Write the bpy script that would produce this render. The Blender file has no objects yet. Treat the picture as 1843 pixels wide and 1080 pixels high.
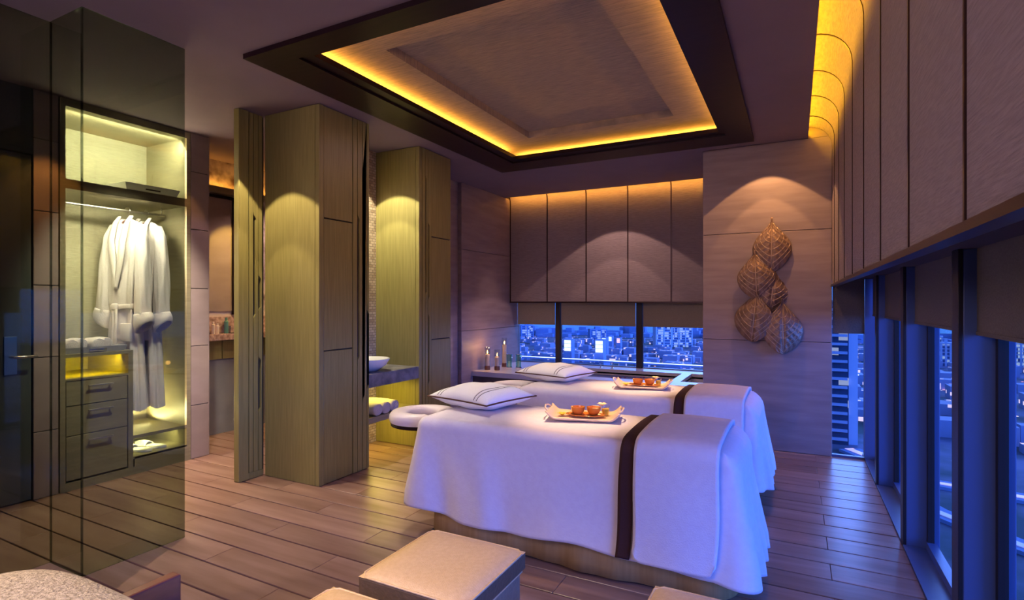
import bpy, bmesh, math, random
from mathutils import Vector, Matrix
R = math.radians
random.seed(4)
scn = bpy.context.scene
COL = scn.collection
PI = math.pi

# ------------------------------------------------------------------ camera
cam_d = bpy.data.cameras.new('camera'); cam = bpy.data.objects.new('camera', cam_d); COL.objects.link(cam)
cam.location = (0, 0, 1.4); cam.rotation_euler = (R(90), 0, R(27.4717))
cam_d.sensor_width = 36; cam_d.lens = 36*978/1843; cam_d.shift_y = 3/1843; cam_d.clip_start = .02; cam_d.clip_end = 5000
scn.camera = cam
# ------------------------------------------------------------------ world: blue dusk
w = bpy.data.worlds.new('dusk'); scn.world = w; w.use_nodes = True
nt = w.node_tree; nt.nodes.clear()
N = nt.nodes.new; L = nt.links.new
tc = N('ShaderNodeTexCoord'); sp = N('ShaderNodeSeparateXYZ'); rp = N('ShaderNodeValToRGB'); bg = N('ShaderNodeBackground'); ow = N('ShaderNodeOutputWorld')
mr = N('ShaderNodeMapRange'); mr.inputs[1].default_value = -1; mr.inputs[2].default_value = 1
L(tc.outputs['Generated'], sp.inputs[0]); L(sp.outputs[2], mr.inputs[0]); L(mr.outputs[0], rp.inputs[0]); L(rp.outputs[0], bg.inputs[0]); L(bg.outputs[0], ow.inputs[0])
cr = rp.color_ramp
cr.elements[0].position = .35; cr.elements[0].color = (.012, .04, .22, 1)
cr.elements[1].position = 1; cr.elements[1].color = (.03, .07, .36, 1)
e = cr.elements.new(.478); e.color = (.05, .20, .80, 1)
e = cr.elements.new(.56); e.color = (.06, .19, .75, 1)
bg.inputs[1].default_value = 1.35
# ------------------------------------------------------------------ lights
def lamp(kind, name, loc, energy, color, **k):
    d = bpy.data.lights.new(name, kind); d.energy = energy; d.color = color
    o = bpy.data.objects.new(name, d); COL.objects.link(o); o.location = loc
    tgt = k.pop('target', None)
    for a, v in k.items(): setattr(d, a, v)
    if tgt is not None:
        o.rotation_euler = (Vector(tgt)-Vector(loc)).to_track_quat('-Z', 'Y').to_euler()
    return o
def spot(loc, tgt, energy, deg, color, blend=.15, r=.012):
    return lamp('SPOT', 'downlight_or_fill', loc, energy, color, target=tgt, spot_size=R(deg), spot_blend=blend, shadow_soft_size=r)
def area(loc, tgt, energy, color, sx, sy=None, yaxis=None, spread=180):
    d = bpy.data.lights.new('strip_or_fill', 'AREA'); d.energy = energy; d.color = color; d.shape = 'RECTANGLE'; d.size = sx; d.size_y = sy or sx; d.spread = R(spread)
    o = bpy.data.objects.new('strip_or_fill', d); COL.objects.link(o); o.location = loc
    z = -(Vector(tgt)-Vector(loc)).normalized()
    x = Vector(yaxis or (1, 0, 0)); x = (x - x.dot(z)*z).normalized(); y = z.cross(x)
    o.rotation_euler = Matrix((x, y, z)).transposed().to_euler()
    return o
# dusk sky glow through the window wall
sun = lamp('SUN', 'dusk_glow', (3, -2, 4), 7.5, (.06, .19, 1.0), angle=R(50)); sun.rotation_euler = Vector((-1, .36, -.22)).to_track_quat('-Z', 'Y').to_euler()
sun2 = lamp('SUN', 'dusk_glow', (-2, 9, 4), 4.0, (.14, .30, 1.0), angle=R(50)); sun2.rotation_euler = Vector((-.15, -1, -.38)).to_track_quat('-Z', 'Y').to_euler()
OR = (1, .43, .05); WM = (1, .74, .44); YL = (1, .90, .62); PK = (1, .62, .50); LV = (.80, .62, 1.0)
# soft room fill: added area lamps without any fixture
area((-2.0, -.9, 2.6), (-1.9, 2.6, .9), 52, (.95, .70, .92), 2.4, 1.4)
area((-2.3, 3.9, 2.82), (-2.3, 3.9, 0), 3, (1, .66, .80), 1.0, 1.0)
# ceiling tray LED strips, lying on the timber frame
for (l, t, s, ax) in (((-2.745, 3.7, 2.935), (-2.744, 3.7, 3.1), 2.9, (0, 1, 0)), ((-.50, 3.7, 2.935), (-.505, 3.7, 3.1), 2.9, (0, 1, 0)),
                      ((-1.62, 5.37, 2.935), (-1.62, 5.365, 3.1), 2.2, (1, 0, 0)), ((-1.62, 2.26, 2.935), (-1.62, 2.265, 3.1), 2.2, (1, 0, 0))):
    area(l, t, 6.5*s, OR, s, .03, ax)
# right cove, niche cove
area((.085, 2.1, 2.955), (.30, 2.1, 2.90), 34, (1, .48, .01), 7.1, .03, (0, 1, 0))
area((-2.26, 6.915, 2.95), (-2.26, 7.07, 2.84), 13, OR, 2.8, .03, (1, 0, 0))
# downlights and added fill spots (pairs: a wide and a narrow beam give the double scallops)
def pair(x, y, e1, d1, e2, d2, col):
    spot((x, y, 2.88), (x, y, 0), e1, d1, col, .06); spot((x, y, 2.88), (x, y, 0), e2, d2, col, .08)
pair(-3.49, 2.48, 110, 75, 60, 51, (1, .78, .50))
pair(-3.47, 3.78, 95, 90, 60, 66, YL)
pair(-.22, 5.36, 34, 94, 20, 66, (1, .50, .18))
pair(-2.05, 6.43, 36, 100, 24, 72, PK)
spot((-1.12, 3.0, 2.95), (-1.12, 3.0, .7), 330, 24, (1, .66, .38), 1.0, .04)
spot((-1.12, 4.33, 2.95), (-1.12, 4.33, .7), 340, 24, (1, .66, .38), 1.0, .04)
spot((-1.85, 3.0, 2.95), (-1.85, 3.0, .7), 60, 40, (1, .86, .80), 1.0, .04)
spot((-1.85, 4.35, 2.95), (-1.85, 4.35, .7), 60, 40, (1, .80, .72), 1.0, .04)
spot((-3.2, 6.4, 2.87), (-3.3, 6.5, .5), 20, 50, PK, .5)
spot((-3.95, 2.60, 2.87), (-4.60, 3.02, 1.6), 12, 46, LV, .5)
spot((-4.45, 1.90, 2.87), (-4.72, 1.92, 0), 70, 60, (1, .36, .08), .4)
spot((-1.9, 1.0, 2.8), (-1.15, 1.7, .4), 150, 34, WM, .8, .05)  # fill spot added to brighten the centre ottoman
spot((-2.3, .2, 2.8), (-1.6, .65, .5), 230, 50, WM, .8, .05)  # fill spot added to brighten the armchair cushion
spot((-.4, 1.0, 2.8), (-.2, 1.7, .4), 60, 34, WM, .8, .05)  # fill spot added for the right ottoman
spot((-4.95, 3.9, 2.87), (-5.40, 3.72, 1.2), 110, 44, (1, .66, .10), .3)
spot((-4.6, 4.4, 2.87), (-5.0, 4.2, 0), 70, 110, PK, .5)
spot((-3.62, 2.25, 2.8), (-4.82, 2.44, 1.4), 280, 50, (1, .86, .66), .6, .05)  # added fill on the wardrobe front, no fixture there

# ------------------------------------------------------------------ view
vs = scn.view_settings; vs.view_transform = 'Standard'; vs.look = 'None'; vs.exposure = 0.0; vs.gamma = 1.0; vs.use_curve_mapping = False

# ================================================================== materials
MATS = {}
def mat(name, col, rough=.6, metal=0, col2=None, scale=6, stretch=(1, 1, 1), bump=0, bscale=None, spec=.5, coat=0, rnd=0, tex='noise', detail=4, lo=.35, hi=.65, sub=0, emit=None, estr=0):
    if name in MATS: return MATS[name]
    m = bpy.data.materials.new(name); m.use_nodes = True; t = m.node_tree; b = t.nodes['Principled BSDF']
    b.inputs['Base Color'].default_value = (*col, 1); b.inputs['Roughness'].default_value = rough; b.inputs['Metallic'].default_value = metal
    b.inputs['Specular IOR Level'].default_value = spec; b.inputs['Coat Weight'].default_value = coat
    if emit: b.inputs['Emission Color'].default_value = (*emit, 1); b.inputs['Emission Strength'].default_value = estr
    if col2 or bump:
        tc = t.nodes.new('ShaderNodeTexCoord'); mp = t.nodes.new('ShaderNodeMapping'); mp.inputs['Scale'].default_value = stretch
        src = tc.outputs['Object']
        if rnd:
            oi = t.nodes.new('ShaderNodeObjectInfo'); ad = t.nodes.new('ShaderNodeVectorMath'); ad.operation = 'ADD'
            mu = t.nodes.new('ShaderNodeMath'); mu.operation = 'MULTIPLY'; mu.inputs[1].default_value = 37
            t.links.new(oi.outputs['Random'], mu.inputs[0]); t.links.new(src, ad.inputs[0]); t.links.new(mu.outputs[0], ad.inputs[1]); src = ad.outputs[0]
        t.links.new(src, mp.inputs[0])
        n = t.nodes.new('ShaderNodeTexNoise'); n.inputs['Scale'].default_value = scale; n.inputs['Detail'].default_value = detail
        t.links.new(mp.outputs[0], n.inputs['Vector'])
        if col2:
            r = t.nodes.new('ShaderNodeValToRGB'); r.color_ramp.elements[0].color = (*col, 1); r.color_ramp.elements[1].color = (*col2, 1)
            r.color_ramp.elements[0].position = lo; r.color_ramp.elements[1].position = hi
            t.links.new(n.outputs[0], r.inputs[0]); out = r.outputs[0]
            if rnd:
                hs = t.nodes.new('ShaderNodeHueSaturation'); mv = t.nodes.new('ShaderNodeMapRange'); mv.inputs[3].default_value = 1-rnd; mv.inputs[4].default_value = 1+rnd
                t.links.new(oi.outputs['Random'], mv.inputs[0]); t.links.new(mv.outputs[0], hs.inputs['Value']); t.links.new(out, hs.inputs['Color']); out = hs.outputs[0]
            t.links.new(out, b.inputs['Base Color'])
        if bump:
            n2 = n
            if bscale:
                n2 = t.nodes.new('ShaderNodeTexNoise'); n2.inputs['Scale'].default_value = bscale; n2.inputs['Detail'].default_value = 3; t.links.new(mp.outputs[0], n2.inputs['Vector'])
            bp = t.nodes.new('ShaderNodeBump'); bp.inputs['Strength'].default_value = bump; bp.inputs['Distance'].default_value = .01
            t.links.new(n2.outputs[0], bp.inputs['Height']); t.links.new(bp.outputs[0], b.inputs['Normal'])
    MATS[name] = m
    return m
def glassmat(name, tint, fac=.06, rough=.02, gcol=(1, 1, 1)):
    m = bpy.data.materials.new(name); m.use_nodes = True; t = m.node_tree; t.nodes.clear()
    o = t.nodes.new('ShaderNodeOutputMaterial'); mx = t.nodes.new('ShaderNodeMixShader'); tr = t.nodes.new('ShaderNodeBsdfTransparent'); g = t.nodes.new('ShaderNodeBsdfGlossy')
    fr = t.nodes.new('ShaderNodeLayerWeight'); fr.inputs[0].default_value = .5; pw = t.nodes.new('ShaderNodeMath'); pw.operation = 'POWER'; pw.inputs[1].default_value = 4.5
    ma = t.nodes.new('ShaderNodeMath'); ma.operation = 'MULTIPLY_ADD'; ma.inputs[1].default_value = fac*10; ma.inputs[2].default_value = fac
    tr.inputs[0].default_value = (*tint, 1); g.inputs['Roughness'].default_value = rough; g.inputs[0].default_value = (*gcol, 1)
    t.links.new(fr.outputs['Facing'], pw.inputs[0]); t.links.new(pw.outputs[0], ma.inputs[0]); t.links.new(ma.outputs[0], mx.inputs[0]); t.links.new(tr.outputs[0], mx.inputs[1]); t.links.new(g.outputs[0], mx.inputs[2]); t.links.new(mx.outputs[0], o.inputs[0])
    MATS[name] = m
    return m
def emat(name, col, s):
    m = bpy.data.materials.new(name); m.use_nodes = True; b = m.node_tree.nodes['Principled BSDF']; b.inputs['Base Color'].default_value = (*col, 1)
    b.inputs['Emission Color'].default_value = (*col, 1); b.inputs['Emission Strength'].default_value = s; return m
M_ceil = mat('ceiling_paint', (.22, .165, .21), .8, col2=(.245, .185, .23), scale=2)
M_tray = mat('tray_fabric', (.29, .25, .22), .85, col2=(.44, .35, .28), scale=9, stretch=(1, 14, 1), bump=.35, detail=6)
M_dark = mat('dark_timber', (.014, .005, .007), .4, col2=(.022, .008, .010), scale=5, stretch=(1, 8, 1), spec=.2)
M_olive = mat('olive_veneer', (.265, .228, .072), .38, col2=(.325, .28, .095), scale=7, stretch=(9, 9, .5), bump=.10, bscale=40, rnd=.03)
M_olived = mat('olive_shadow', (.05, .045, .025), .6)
M_olive2 = mat('olive_wood', (.27, .235, .14), .42, col2=(.33, .285, .175), scale=6, stretch=(1, .7, 9), bump=.10, bscale=30)
M_stone = mat('travertine', (.31, .24, .235), .5, col2=(.39, .31, .30), scale=2.2, stretch=(1, 1, 7), bump=.05, rnd=.05, detail=8)
M_stonet = mat('stone_tile', (.34, .26, .24), .35, col2=(.40, .31, .29), scale=3, stretch=(1, 1, 2), rnd=.06, detail=8)
M_joint = mat('joint', (.06, .045, .045), .9)
M_fab = mat('pelmet_fabric', (.27, .215, .225), .85, col2=(.34, .275, .285), scale=16, stretch=(1, 1, 12), bump=.5, detail=6)
M_trim = mat('bronze_trim', (.05, .025, .022), .3, .6)
M_plank = mat('plank_timber', (.225, .125, .092), .30, col2=(.37, .235, .19), scale=1.6, stretch=(1, 9, 1), bump=.06, rnd=.12, detail=8, lo=.3, hi=.7, spec=.5)
M_gap = mat('plank_gap', (.03, .015, .012), .9)
M_blind = mat('blind_fabric', (.36, .30, .19), .9, col2=(.41, .34, .22), scale=120, bump=.3)
M_blind2 = mat('blind_fabric_dark', (.12, .10, .085), .9, col2=(.145, .12, .10), scale=120, bump=.3)
M_mull = mat('mullion_metal', (.09, .14, .30), .35)
M_mulld = mat('mullion_dark', (.03, .025, .03), .4, .3)
M_cloth = mat('white_cotton', (.74, .68, .76), .9, col2=(.77, .72, .79), scale=30, bump=.08, bscale=90)
M_clothb = mat('white_blanket', (.72, .68, .80), .9, col2=(.75, .72, .83), scale=30, bump=.2, bscale=160)
M_brown = mat('brown_band', (.045, .012, .012), .8, bump=.2, scale=80)
M_skirt = mat('beige_valance', (.42, .27, .10), .75, col2=(.48, .32, .13), scale=8, stretch=(6, 6, .5))
M_pad = mat('white_leather', (.78, .70, .74), .35)
M_white = mat('white_linen', (.92, .90, .91), .85, bump=.2, scale=150)
M_terry = mat('terry', (.82, .76, .78), .95, bump=.9, scale=220)
M_robe = mat('robe_terry', (.84, .76, .76), .95, bump=.5, scale=140)
M_stripe = mat('stripe_grey', (.12, .11, .13), .8)
M_pipe = mat('piping_brown', (.10, .035, .02), .7)
M_tan = mat('tan_leather', (.66, .46, .26), .40, col2=(.72, .52, .31), scale=60, bump=.25, bscale=220)
M_tand = mat('brown_leather', (.13, .085, .05), .45, col2=(.16, .10, .06), scale=60, bump=.2)
M_tanb = mat('taupe_leather', (.25, .20, .14), .5, col2=(.28, .23, .16), scale=60, bump=.2)
M_fur = mat('boucle', (.40, .34, .26), .95, col2=(.70, .62, .50), scale=90, bump=1.0, bscale=140)
M_red = mat('red_wood', (.13, .045, .035), .3, col2=(.19, .07, .05), scale=5, stretch=(1, 1, 9), coat=.4)
M_metal = mat('brushed_metal', (.72, .68, .62), .28, 1)
M_chrome = mat('chrome', (.85, .85, .88), .08, 1)
M_wall = mat('wallpaper', (.36, .33, .22), .8, col2=(.44, .40, .28), scale=14, stretch=(1, 1, 10), bump=.3, detail=6)
M_leaf = mat('leaf_bronze', (.27, .175, .125), .40, .5, col2=(.42, .28, .20), scale=14, bump=.5, bscale=90)
M_porc = mat('porcelain', (.86, .86, .86), .12)
M_grey = mat('grey_stone', (.10, .10, .11), .4, col2=(.26, .25, .26), scale=9, bump=.1, detail=8)
M_marble = mat('bath_marble', (.70, .60, .55), .3, col2=(.16, .10, .09), scale=7, detail=10, lo=.45, hi=.72)
M_marbled = mat('bath_marble_brown', (.34, .20, .15), .3, col2=(.70, .50, .42), scale=30, detail=8)
M_deck = mat('deck_stone', (.62, .60, .64), .25, col2=(.68, .66, .70), scale=5)
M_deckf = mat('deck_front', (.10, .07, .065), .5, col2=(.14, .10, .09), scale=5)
M_panel = mat('bath_panel', (.20, .21, .23), .3, col2=(.28, .29, .31), scale=3, detail=8)
M_mirror = mat('mirror', (.62, .45, .38), .06, 1)
M_door = mat('door_laminate', (.07, .085, .075), .45, col2=(.085, .10, .09), scale=4, stretch=(6, 6, .5))
M_frost = mat('box_white', (.94, .94, .95), .45)
M_amber = mat('amber_bowl', (.62, .20, .03), .2, coat=.6)
M_orange = mat('spice', (.55, .12, .02), .8, bump=.8, scale=180)
M_traym = mat('tray_wood', (.82, .58, .40), .4, coat=.3)
M_petalw = mat('petal_cream', (.90, .72, .40), .7)
M_petaly = mat('petal_yellow', (.80, .50, .03), .7)
M_petalr = mat('petal_red', (.35, .03, .08), .7)
M_wax = mat('wax', (.88, .74, .62), .6)
M_flame = emat('flame', (1, .55, .15), 9)
M_water = mat('water', (.14, .17, .38), .10, spec=.8)  # blue base colour carries the lit window reflection
M_glass = glassmat('window_glass', (.93, .95, .97), .016)
M_smoke = glassmat('smoked_glass', (.50, .54, .495), .035, .03, (.8, .95, .9))
M_clear = glassmat('clear_glass', (.93, .94, .94), .07)
M_green = glassmat('green_glass', (.72, .93, .85), .12)
def brickmat(name, c1, c2, mortar, w_, h_, scale=1, rough=.5):
    m = bpy.data.materials.new(name); m.use_nodes = True; t = m.node_tree; b = t.nodes['Principled BSDF']; b.inputs['Roughness'].default_value = rough
    tc = t.nodes.new('ShaderNodeTexCoord'); s = t.nodes.new('ShaderNodeSeparateXYZ'); c = t.nodes.new('ShaderNodeCombineXYZ'); k = t.nodes.new('ShaderNodeTexBrick')
    t.links.new(tc.outputs['Object'], s.inputs[0]); t.links.new(s.outputs[1], c.inputs[0]); t.links.new(s.outputs[2], c.inputs[1]); t.links.new(c.outputs[0], k.inputs[0])
    k.inputs['Color1'].default_value = (*c1, 1); k.inputs['Color2'].default_value = (*c2, 1); k.inputs['Mortar'].default_value = (*mortar, 1)
    k.inputs['Scale'].default_value = scale; k.inputs['Brick Width'].default_value = w_; k.inputs['Row Height'].default_value = h_; k.inputs['Mortar Size'].default_value = .0018
    bp = t.nodes.new('ShaderNodeBump'); bp.inputs['Strength'].default_value = .5; bp.inputs['Distance'].default_value = .004; bp.invert = True
    t.links.new(k.outputs['Fac'], bp.inputs['Height']); t.links.new(bp.outputs[0], b.inputs['Normal']); t.links.new(k.outputs['Color'], b.inputs['Base Color'])
    return m
M_mosaic = brickmat('stone_mosaic', (.34, .24, .16), (.55, .44, .33), (.12, .09, .06), .05, .026)

# ================================================================== helpers
def tag(o, label=None, cat=None, group=None, kind=None):
    if label: o['label'] = label
    if cat: o['category'] = cat
    if group: o['group'] = group
    if kind: o['kind'] = kind
    return o
def empty(name, loc, label=None, cat=None, group=None, kind=None):
    o = bpy.data.objects.new(name, None); COL.objects.link(o); o.location = loc; o.empty_display_size = .05; o['wl'] = list(loc)
    return tag(o, label, cat, group, kind)
def wloc(p):
    return Vector(p['wl']) if p is not None else Vector((0, 0, 0))
def link(name, bm, m, parent=None, smooth=False, origin=None, autos=None):
    """bm is in world coordinates"""
    if parent is not None: o_ = wloc(parent); own = o_
    elif origin == 'zero': o_ = Vector((0, 0, 0)); own = o_
    else:
        xs = [v.co for v in bm.verts]; o_ = Vector(((min(v.x for v in xs)+max(v.x for v in xs))/2, (min(v.y for v in xs)+max(v.y for v in xs))/2, min(v.z for v in xs))); own = o_
    bmesh.ops.translate(bm, vec=-o_, verts=bm.verts)
    bmesh.ops.recalc_face_normals(bm, faces=bm.faces)
    me = bpy.data.meshes.new(name); 
    if smooth:
        for f in bm.faces: f.smooth = True
    bm.to_mesh(me); bm.free()
    if isinstance(m, (list, tuple)):
        for q in m: me.materials.append(q)
    else: me.materials.append(m)
    if autos and smooth:
        try: me.set_sharp_from_angle(angle=R(autos))
        except Exception: pass
    ob = bpy.data.objects.new(name, me); COL.objects.link(ob)
    if parent is not None: ob.parent = parent
    else: ob.location = o_
    ob['wl'] = list(own)
    return ob
def addbox(bm, x0, x1, y0, y1, z0, z1, bev=0, seg=2, mi=0):
    r = bmesh.ops.create_cube(bm, size=1); vs_ = r['verts']
    for v in vs_: v.co = Vector((x0+(v.co.x+.5)*(x1-x0), y0+(v.co.y+.5)*(y1-y0), z0+(v.co.z+.5)*(z1-z0)))
    fs = set(f for v in vs_ for f in v.link_faces)
    for f in fs: f.material_index = mi
    if bev:
        es = list(set(e for v in vs_ for e in v.link_edges))
        bmesh.ops.bevel(bm, geom=es, offset=bev, segments=seg, profile=.5, affect='EDGES')
    return bm
def box(name, x0, x1, y0, y1, z0, z1, m, parent=None, bev=0, seg=2, **k):
    return link(name, addbox(bmesh.new(), x0, x1, y0, y1, z0, z1, bev, seg), m, parent, smooth=False, **k)
def boxes(name, lst, m, parent=None, bev=0):
    bm = bmesh.new()
    for b in lst: addbox(bm, *b, bev)
    return link(name, bm, m, parent)
def struct(o): o['kind'] = 'structure'; return o
def lathe(bm, prof, c, seg=32, cap=True, axis='z', mi=0):
    rings = []
    for r, z in prof:
        ring = []
        for i in range(seg):
            a = 2*PI*i/seg; x, y = r*math.cos(a), r*math.sin(a)
            p = (x, y, z) if axis == 'z' else ((z, x, y) if axis == 'x' else (x, z, y))
            ring.append(bm.verts.new(Vector(c)+Vector(p)))
        rings.append(ring)
    for a, b in zip(rings, rings[1:]):
        for i in range(seg):
            f = bm.faces.new((a[i], a[(i+1) % seg], b[(i+1) % seg], b[i])); f.material_index = mi
    if cap:
        for rg in (rings[0], rings[-1]):
            try: f = bm.faces.new(rg); f.material_index = mi
            except Exception: pass
    return bm
def tube(bm, pts, r, seg=8, closed=False):
    pts = [Vector(p) for p in pts]; n = len(pts); rings = []
    rr = r if isinstance(r, (list, tuple)) else [r]*n
    up = Vector((0, 0, 1))
    for i, p in enumerate(pts):
        if closed: t = (pts[(i+1) % n]-pts[i-1]).normalized()
        else: t = (pts[min(i+1, n-1)]-pts[max(i-1, 0)]).normalized()
        u = up if abs(t.dot(up)) < .95 else Vector((1, 0, 0))
        a = t.cross(u).normalized(); b = t.cross(a)
        rings.append([bm.verts.new(p+rr[i]*(math.cos(2*PI*k/seg)*a+math.sin(2*PI*k/seg)*b)) for k in range(seg)])
    rng = range(n) if closed else range(n-1)
    for i in rng:
        a, b = rings[i], rings[(i+1) % n]
        for k in range(seg): bm.faces.new((a[k], a[(k+1) % seg], b[(k+1) % seg], b[k]))
    if not closed:
        bm.faces.new(rings[0]); bm.faces.new(rings[-1])
    return bm
def grid(bm, fn, nu, nv, closeu=False, mi=None):
    vs_ = [[bm.verts.new(fn(i/(nu if closeu else nu), j/nv)) for j in range(nv+1)] for i in range(nu+(0 if closeu else 1))]
    n = len(vs_)
    for i in range(nu):
        for j in range(nv):
            a, b = vs_[i], vs_[(i+1) % n]
            f = bm.faces.new((a[j], b[j], b[j+1], a[j+1]))
            if mi: f.material_index = mi(i, j)
    return vs_
def extrude_poly(bm, pts, d):
    """pts 3-D polygon, d vector"""
    d = Vector(d); a = [bm.verts.new(Vector(p)) for p in pts]; b = [bm.verts.new(Vector(p)+d) for p in pts]
    n = len(pts); bm.faces.new(a); bm.faces.new(b[::-1])
    for i in range(n): bm.faces.new((a[i], b[i], b[(i+1) % n], a[(i+1) % n]))
    return bm
def copy_tree(o, delta, parent=None):
    c = o.copy(); COL.objects.link(c)
    if parent is None: c.location = Vector(o.location)+Vector(delta)
    else: c.parent = parent
    for ch in list(o.children): copy_tree(ch, delta, c)
    return c
def solid(o, t, off=0):
    m = o.modifiers.new('s', 'SOLIDIFY'); m.thickness = t; m.offset = off; return o
def subs(o, n=1):
    m = o.modifiers.new('u', 'SUBSURF'); m.levels = n; m.render_levels = n; return o

# ================================================================== FLOOR
fl = struct(box('floor', -5.6, .55, -1.5, 5.9, -.06, -.018, M_gap, origin='zero'))
fl['wl'] = [0, 0, 0]
PW = .19; meshc = {}
def plank(x0, x1, y0, y1):
    k = (round(x1-x0, 3), round(y1-y0, 3))
    if k not in meshc:
        bm = addbox(bmesh.new(), .001, k[0]-.001, .0048, k[1]-.0048, -.02, 0, .002, 1)
        me = bpy.data.meshes.new('plank'); bm.to_mesh(me); bm.free(); me.materials.append(M_plank); meshc[k] = me
    o = bpy.data.objects.new('plank', meshc[k]); COL.objects.link(o); o.parent = fl; o.location = (x0, y0, 0)
row = 0; y = 2.216-PW*20
while y < 5.85:
    if y > -.9:
        x = .167 + (0 if row % 2 else .60) - 1.2*6
        while x < .55:
            a, b = max(x, -5.45), min(x+1.2, .55)
            if b-a > .05 and y+PW < 6.0: plank(a, b, y, y+PW)
            x += 1.2
    y += PW; row += 1
# ================================================================== CEILING
ce = struct(boxes('ceiling', [(-5.6, -2.963, -1.5, 5.9, 2.9, 2.93), (-5.6, -3.9, 5.9, 6.2, 2.9, 2.93), (-.33, .11, -1.5, 5.9, 2.9, 2.93), (-2.963, -.33, -1.5, 2.168, 2.9, 2.93),
    (-2.963, -.33, 5.45, 5.9, 2.9, 2.93), (-3.9, -.75, 5.9, 6.93, 2.9, 2.93)], M_ceil))
struct(box('void_light_block', -5.7, .8, -1.6, 7.6, 3.3, 3.36, M_joint))  # unseen cover added to keep sky light out of the ceiling cavity
# coffer
cf = empty('ceiling_coffer', (-1.6, 3.8, 2.87), kind='structure')
def frame(name, X0, X1, Y0, Y1, x0, x1, y0, y1, z0, z1, m, parent):
    o, i = ((X0, Y0), (X1, Y0), (X1, Y1), (X0, Y1)), ((x0, y0), (x1, y0), (x1, y1), (x0, y1))
    for k in range(4):
        a, b, c, d = o[k], o[(k+1) % 4], i[(k+1) % 4], i[k]
        link(name, extrude_poly(bmesh.new(), [(*a, z0), (*b, z0), (*c, z0), (*d, z0)], (0, 0, z1-z0)), m, parent)
frame('frame_board', -2.963, -.33, 2.168, 5.45, -2.66, -.54, 2.32, 5.14, 2.870, 2.905, M_dark, cf)
frame('frame_moulding', -2.66, -.54, 2.32, 5.14, -2.575, -.59, 2.36, 5.05, 2.885, 2.92, M_dark, cf)
bm = bmesh.new()
for b in ((-3.1, -2.335, 2.05, 5.6), (-.935, -.2, 2.05, 5.6), (-2.335, -.935, 2.05, 2.73), (-2.335, -.935, 4.85, 5.6)): addbox(bm, b[0], b[1], b[2], b[3], 3.02, 3.085)
link('coffer_border', bm, M_tray, cf)
box('coffer_field', -2.335, -.935, 2.73, 4.85, 3.08, 3.10, M_tray, cf)
boxes('coffer_side', [(-3.1, -2.97, 2.05, 5.6, 2.93, 3.03), (-.33, -.2, 2.05, 5.6, 2.93, 3.03), (-3.1, -.2, 2.03, 2.16, 2.93, 3.03), (-3.1, -.2, 5.46, 5.6, 2.93, 3.03)], M_ceil, cf)

# ================================================================== WALLS
def wallp(name, box_, panels, m=M_stone):
    w_ = struct(box(name, *box_, M_joint)); 
    for p in panels:
        box('stone_panel', *p, m, w_, bev=.003, seg=1)
    return w_
G = .004
rows = ((0, 1.03), (1.03, 2.06), (2.06, 2.9))
# leaf wall
wallp('wall_back', (-.80, .29, 5.69, 5.80, 0, 3.3), [(-.81, .30, 5.68, 5.70, a+G/2, b-G/2) for a, b in rows])
box('cove_end_panel', .112, .30, 5.682, 5.70, 2.9, 3.15, M_stone, bpy.data.objects['wall_back'])
box('edge_panel', -.81, -.79, 5.70, 5.80, 0, 2.9, M_stone, bpy.data.objects['wall_back'])
# niche left wall and its nib
wallp('wall_niche_left', (-3.84, -3.72, 5.78, 7.40, 0, 3.3), [(-3.73, -3.71, 5.762, 7.40, a+G/2, b-G/2) for a, b in rows]+[(-3.85, -3.712, 5.76, 5.78, a+G/2, b-G/2) for a, b in rows])
struct(box('wall_niche_right', -.81, -.75, 5.80, 7.40, 0, 3.3, M_stone))
struct(box('wall_front', -5.7, .8, -1.6, -1.5, 0, 3.3, M_stone))
struct(box('wall_left', -5.7, -5.6, -1.5, 6.3, 0, 3.3, M_door))
struct(box('wall_bath_end', -5.7, -3.85, 6.2, 6.3, 0, 3.3, M_stone))
struct(box('wall_partition', -3.84, -3.76, 3.52, 5.75, 0, 2.9, M_stone))
struct(box('wall_bath', -5.6, -5.44, 3.16, 6.2, 0, 2.9, M_marble))
# ---- column of tiles either side of the wardrobe
def tilecol(name, x, y0, y1, zs, xb):
    w_ = struct(box(name, xb, x-.012, y0+.002, y1-.002, 0, 2.9, M_joint))
    for a, b in zip(zs, zs[1:]): box('stone_tile', x-.014, x, y0, y1, a+.003, b-.003, M_stonet, w_, bev=.002, seg=1)
    return w_
ZS = (0, .476, 1.004, 1.517, 2.044, 2.557, 2.9)
tilecol('wall_pier_right', -4.75, 2.965, 3.124, ZS, -5.44)
box('side_panel', -5.44, -4.752, 3.122, 3.134, 0, 2.9, M_stonet, bpy.data.objects['wall_pier_right'])
tilecol('wall_pier_left', -4.75, 1.84, 1.985, ZS, -5.44)

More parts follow.
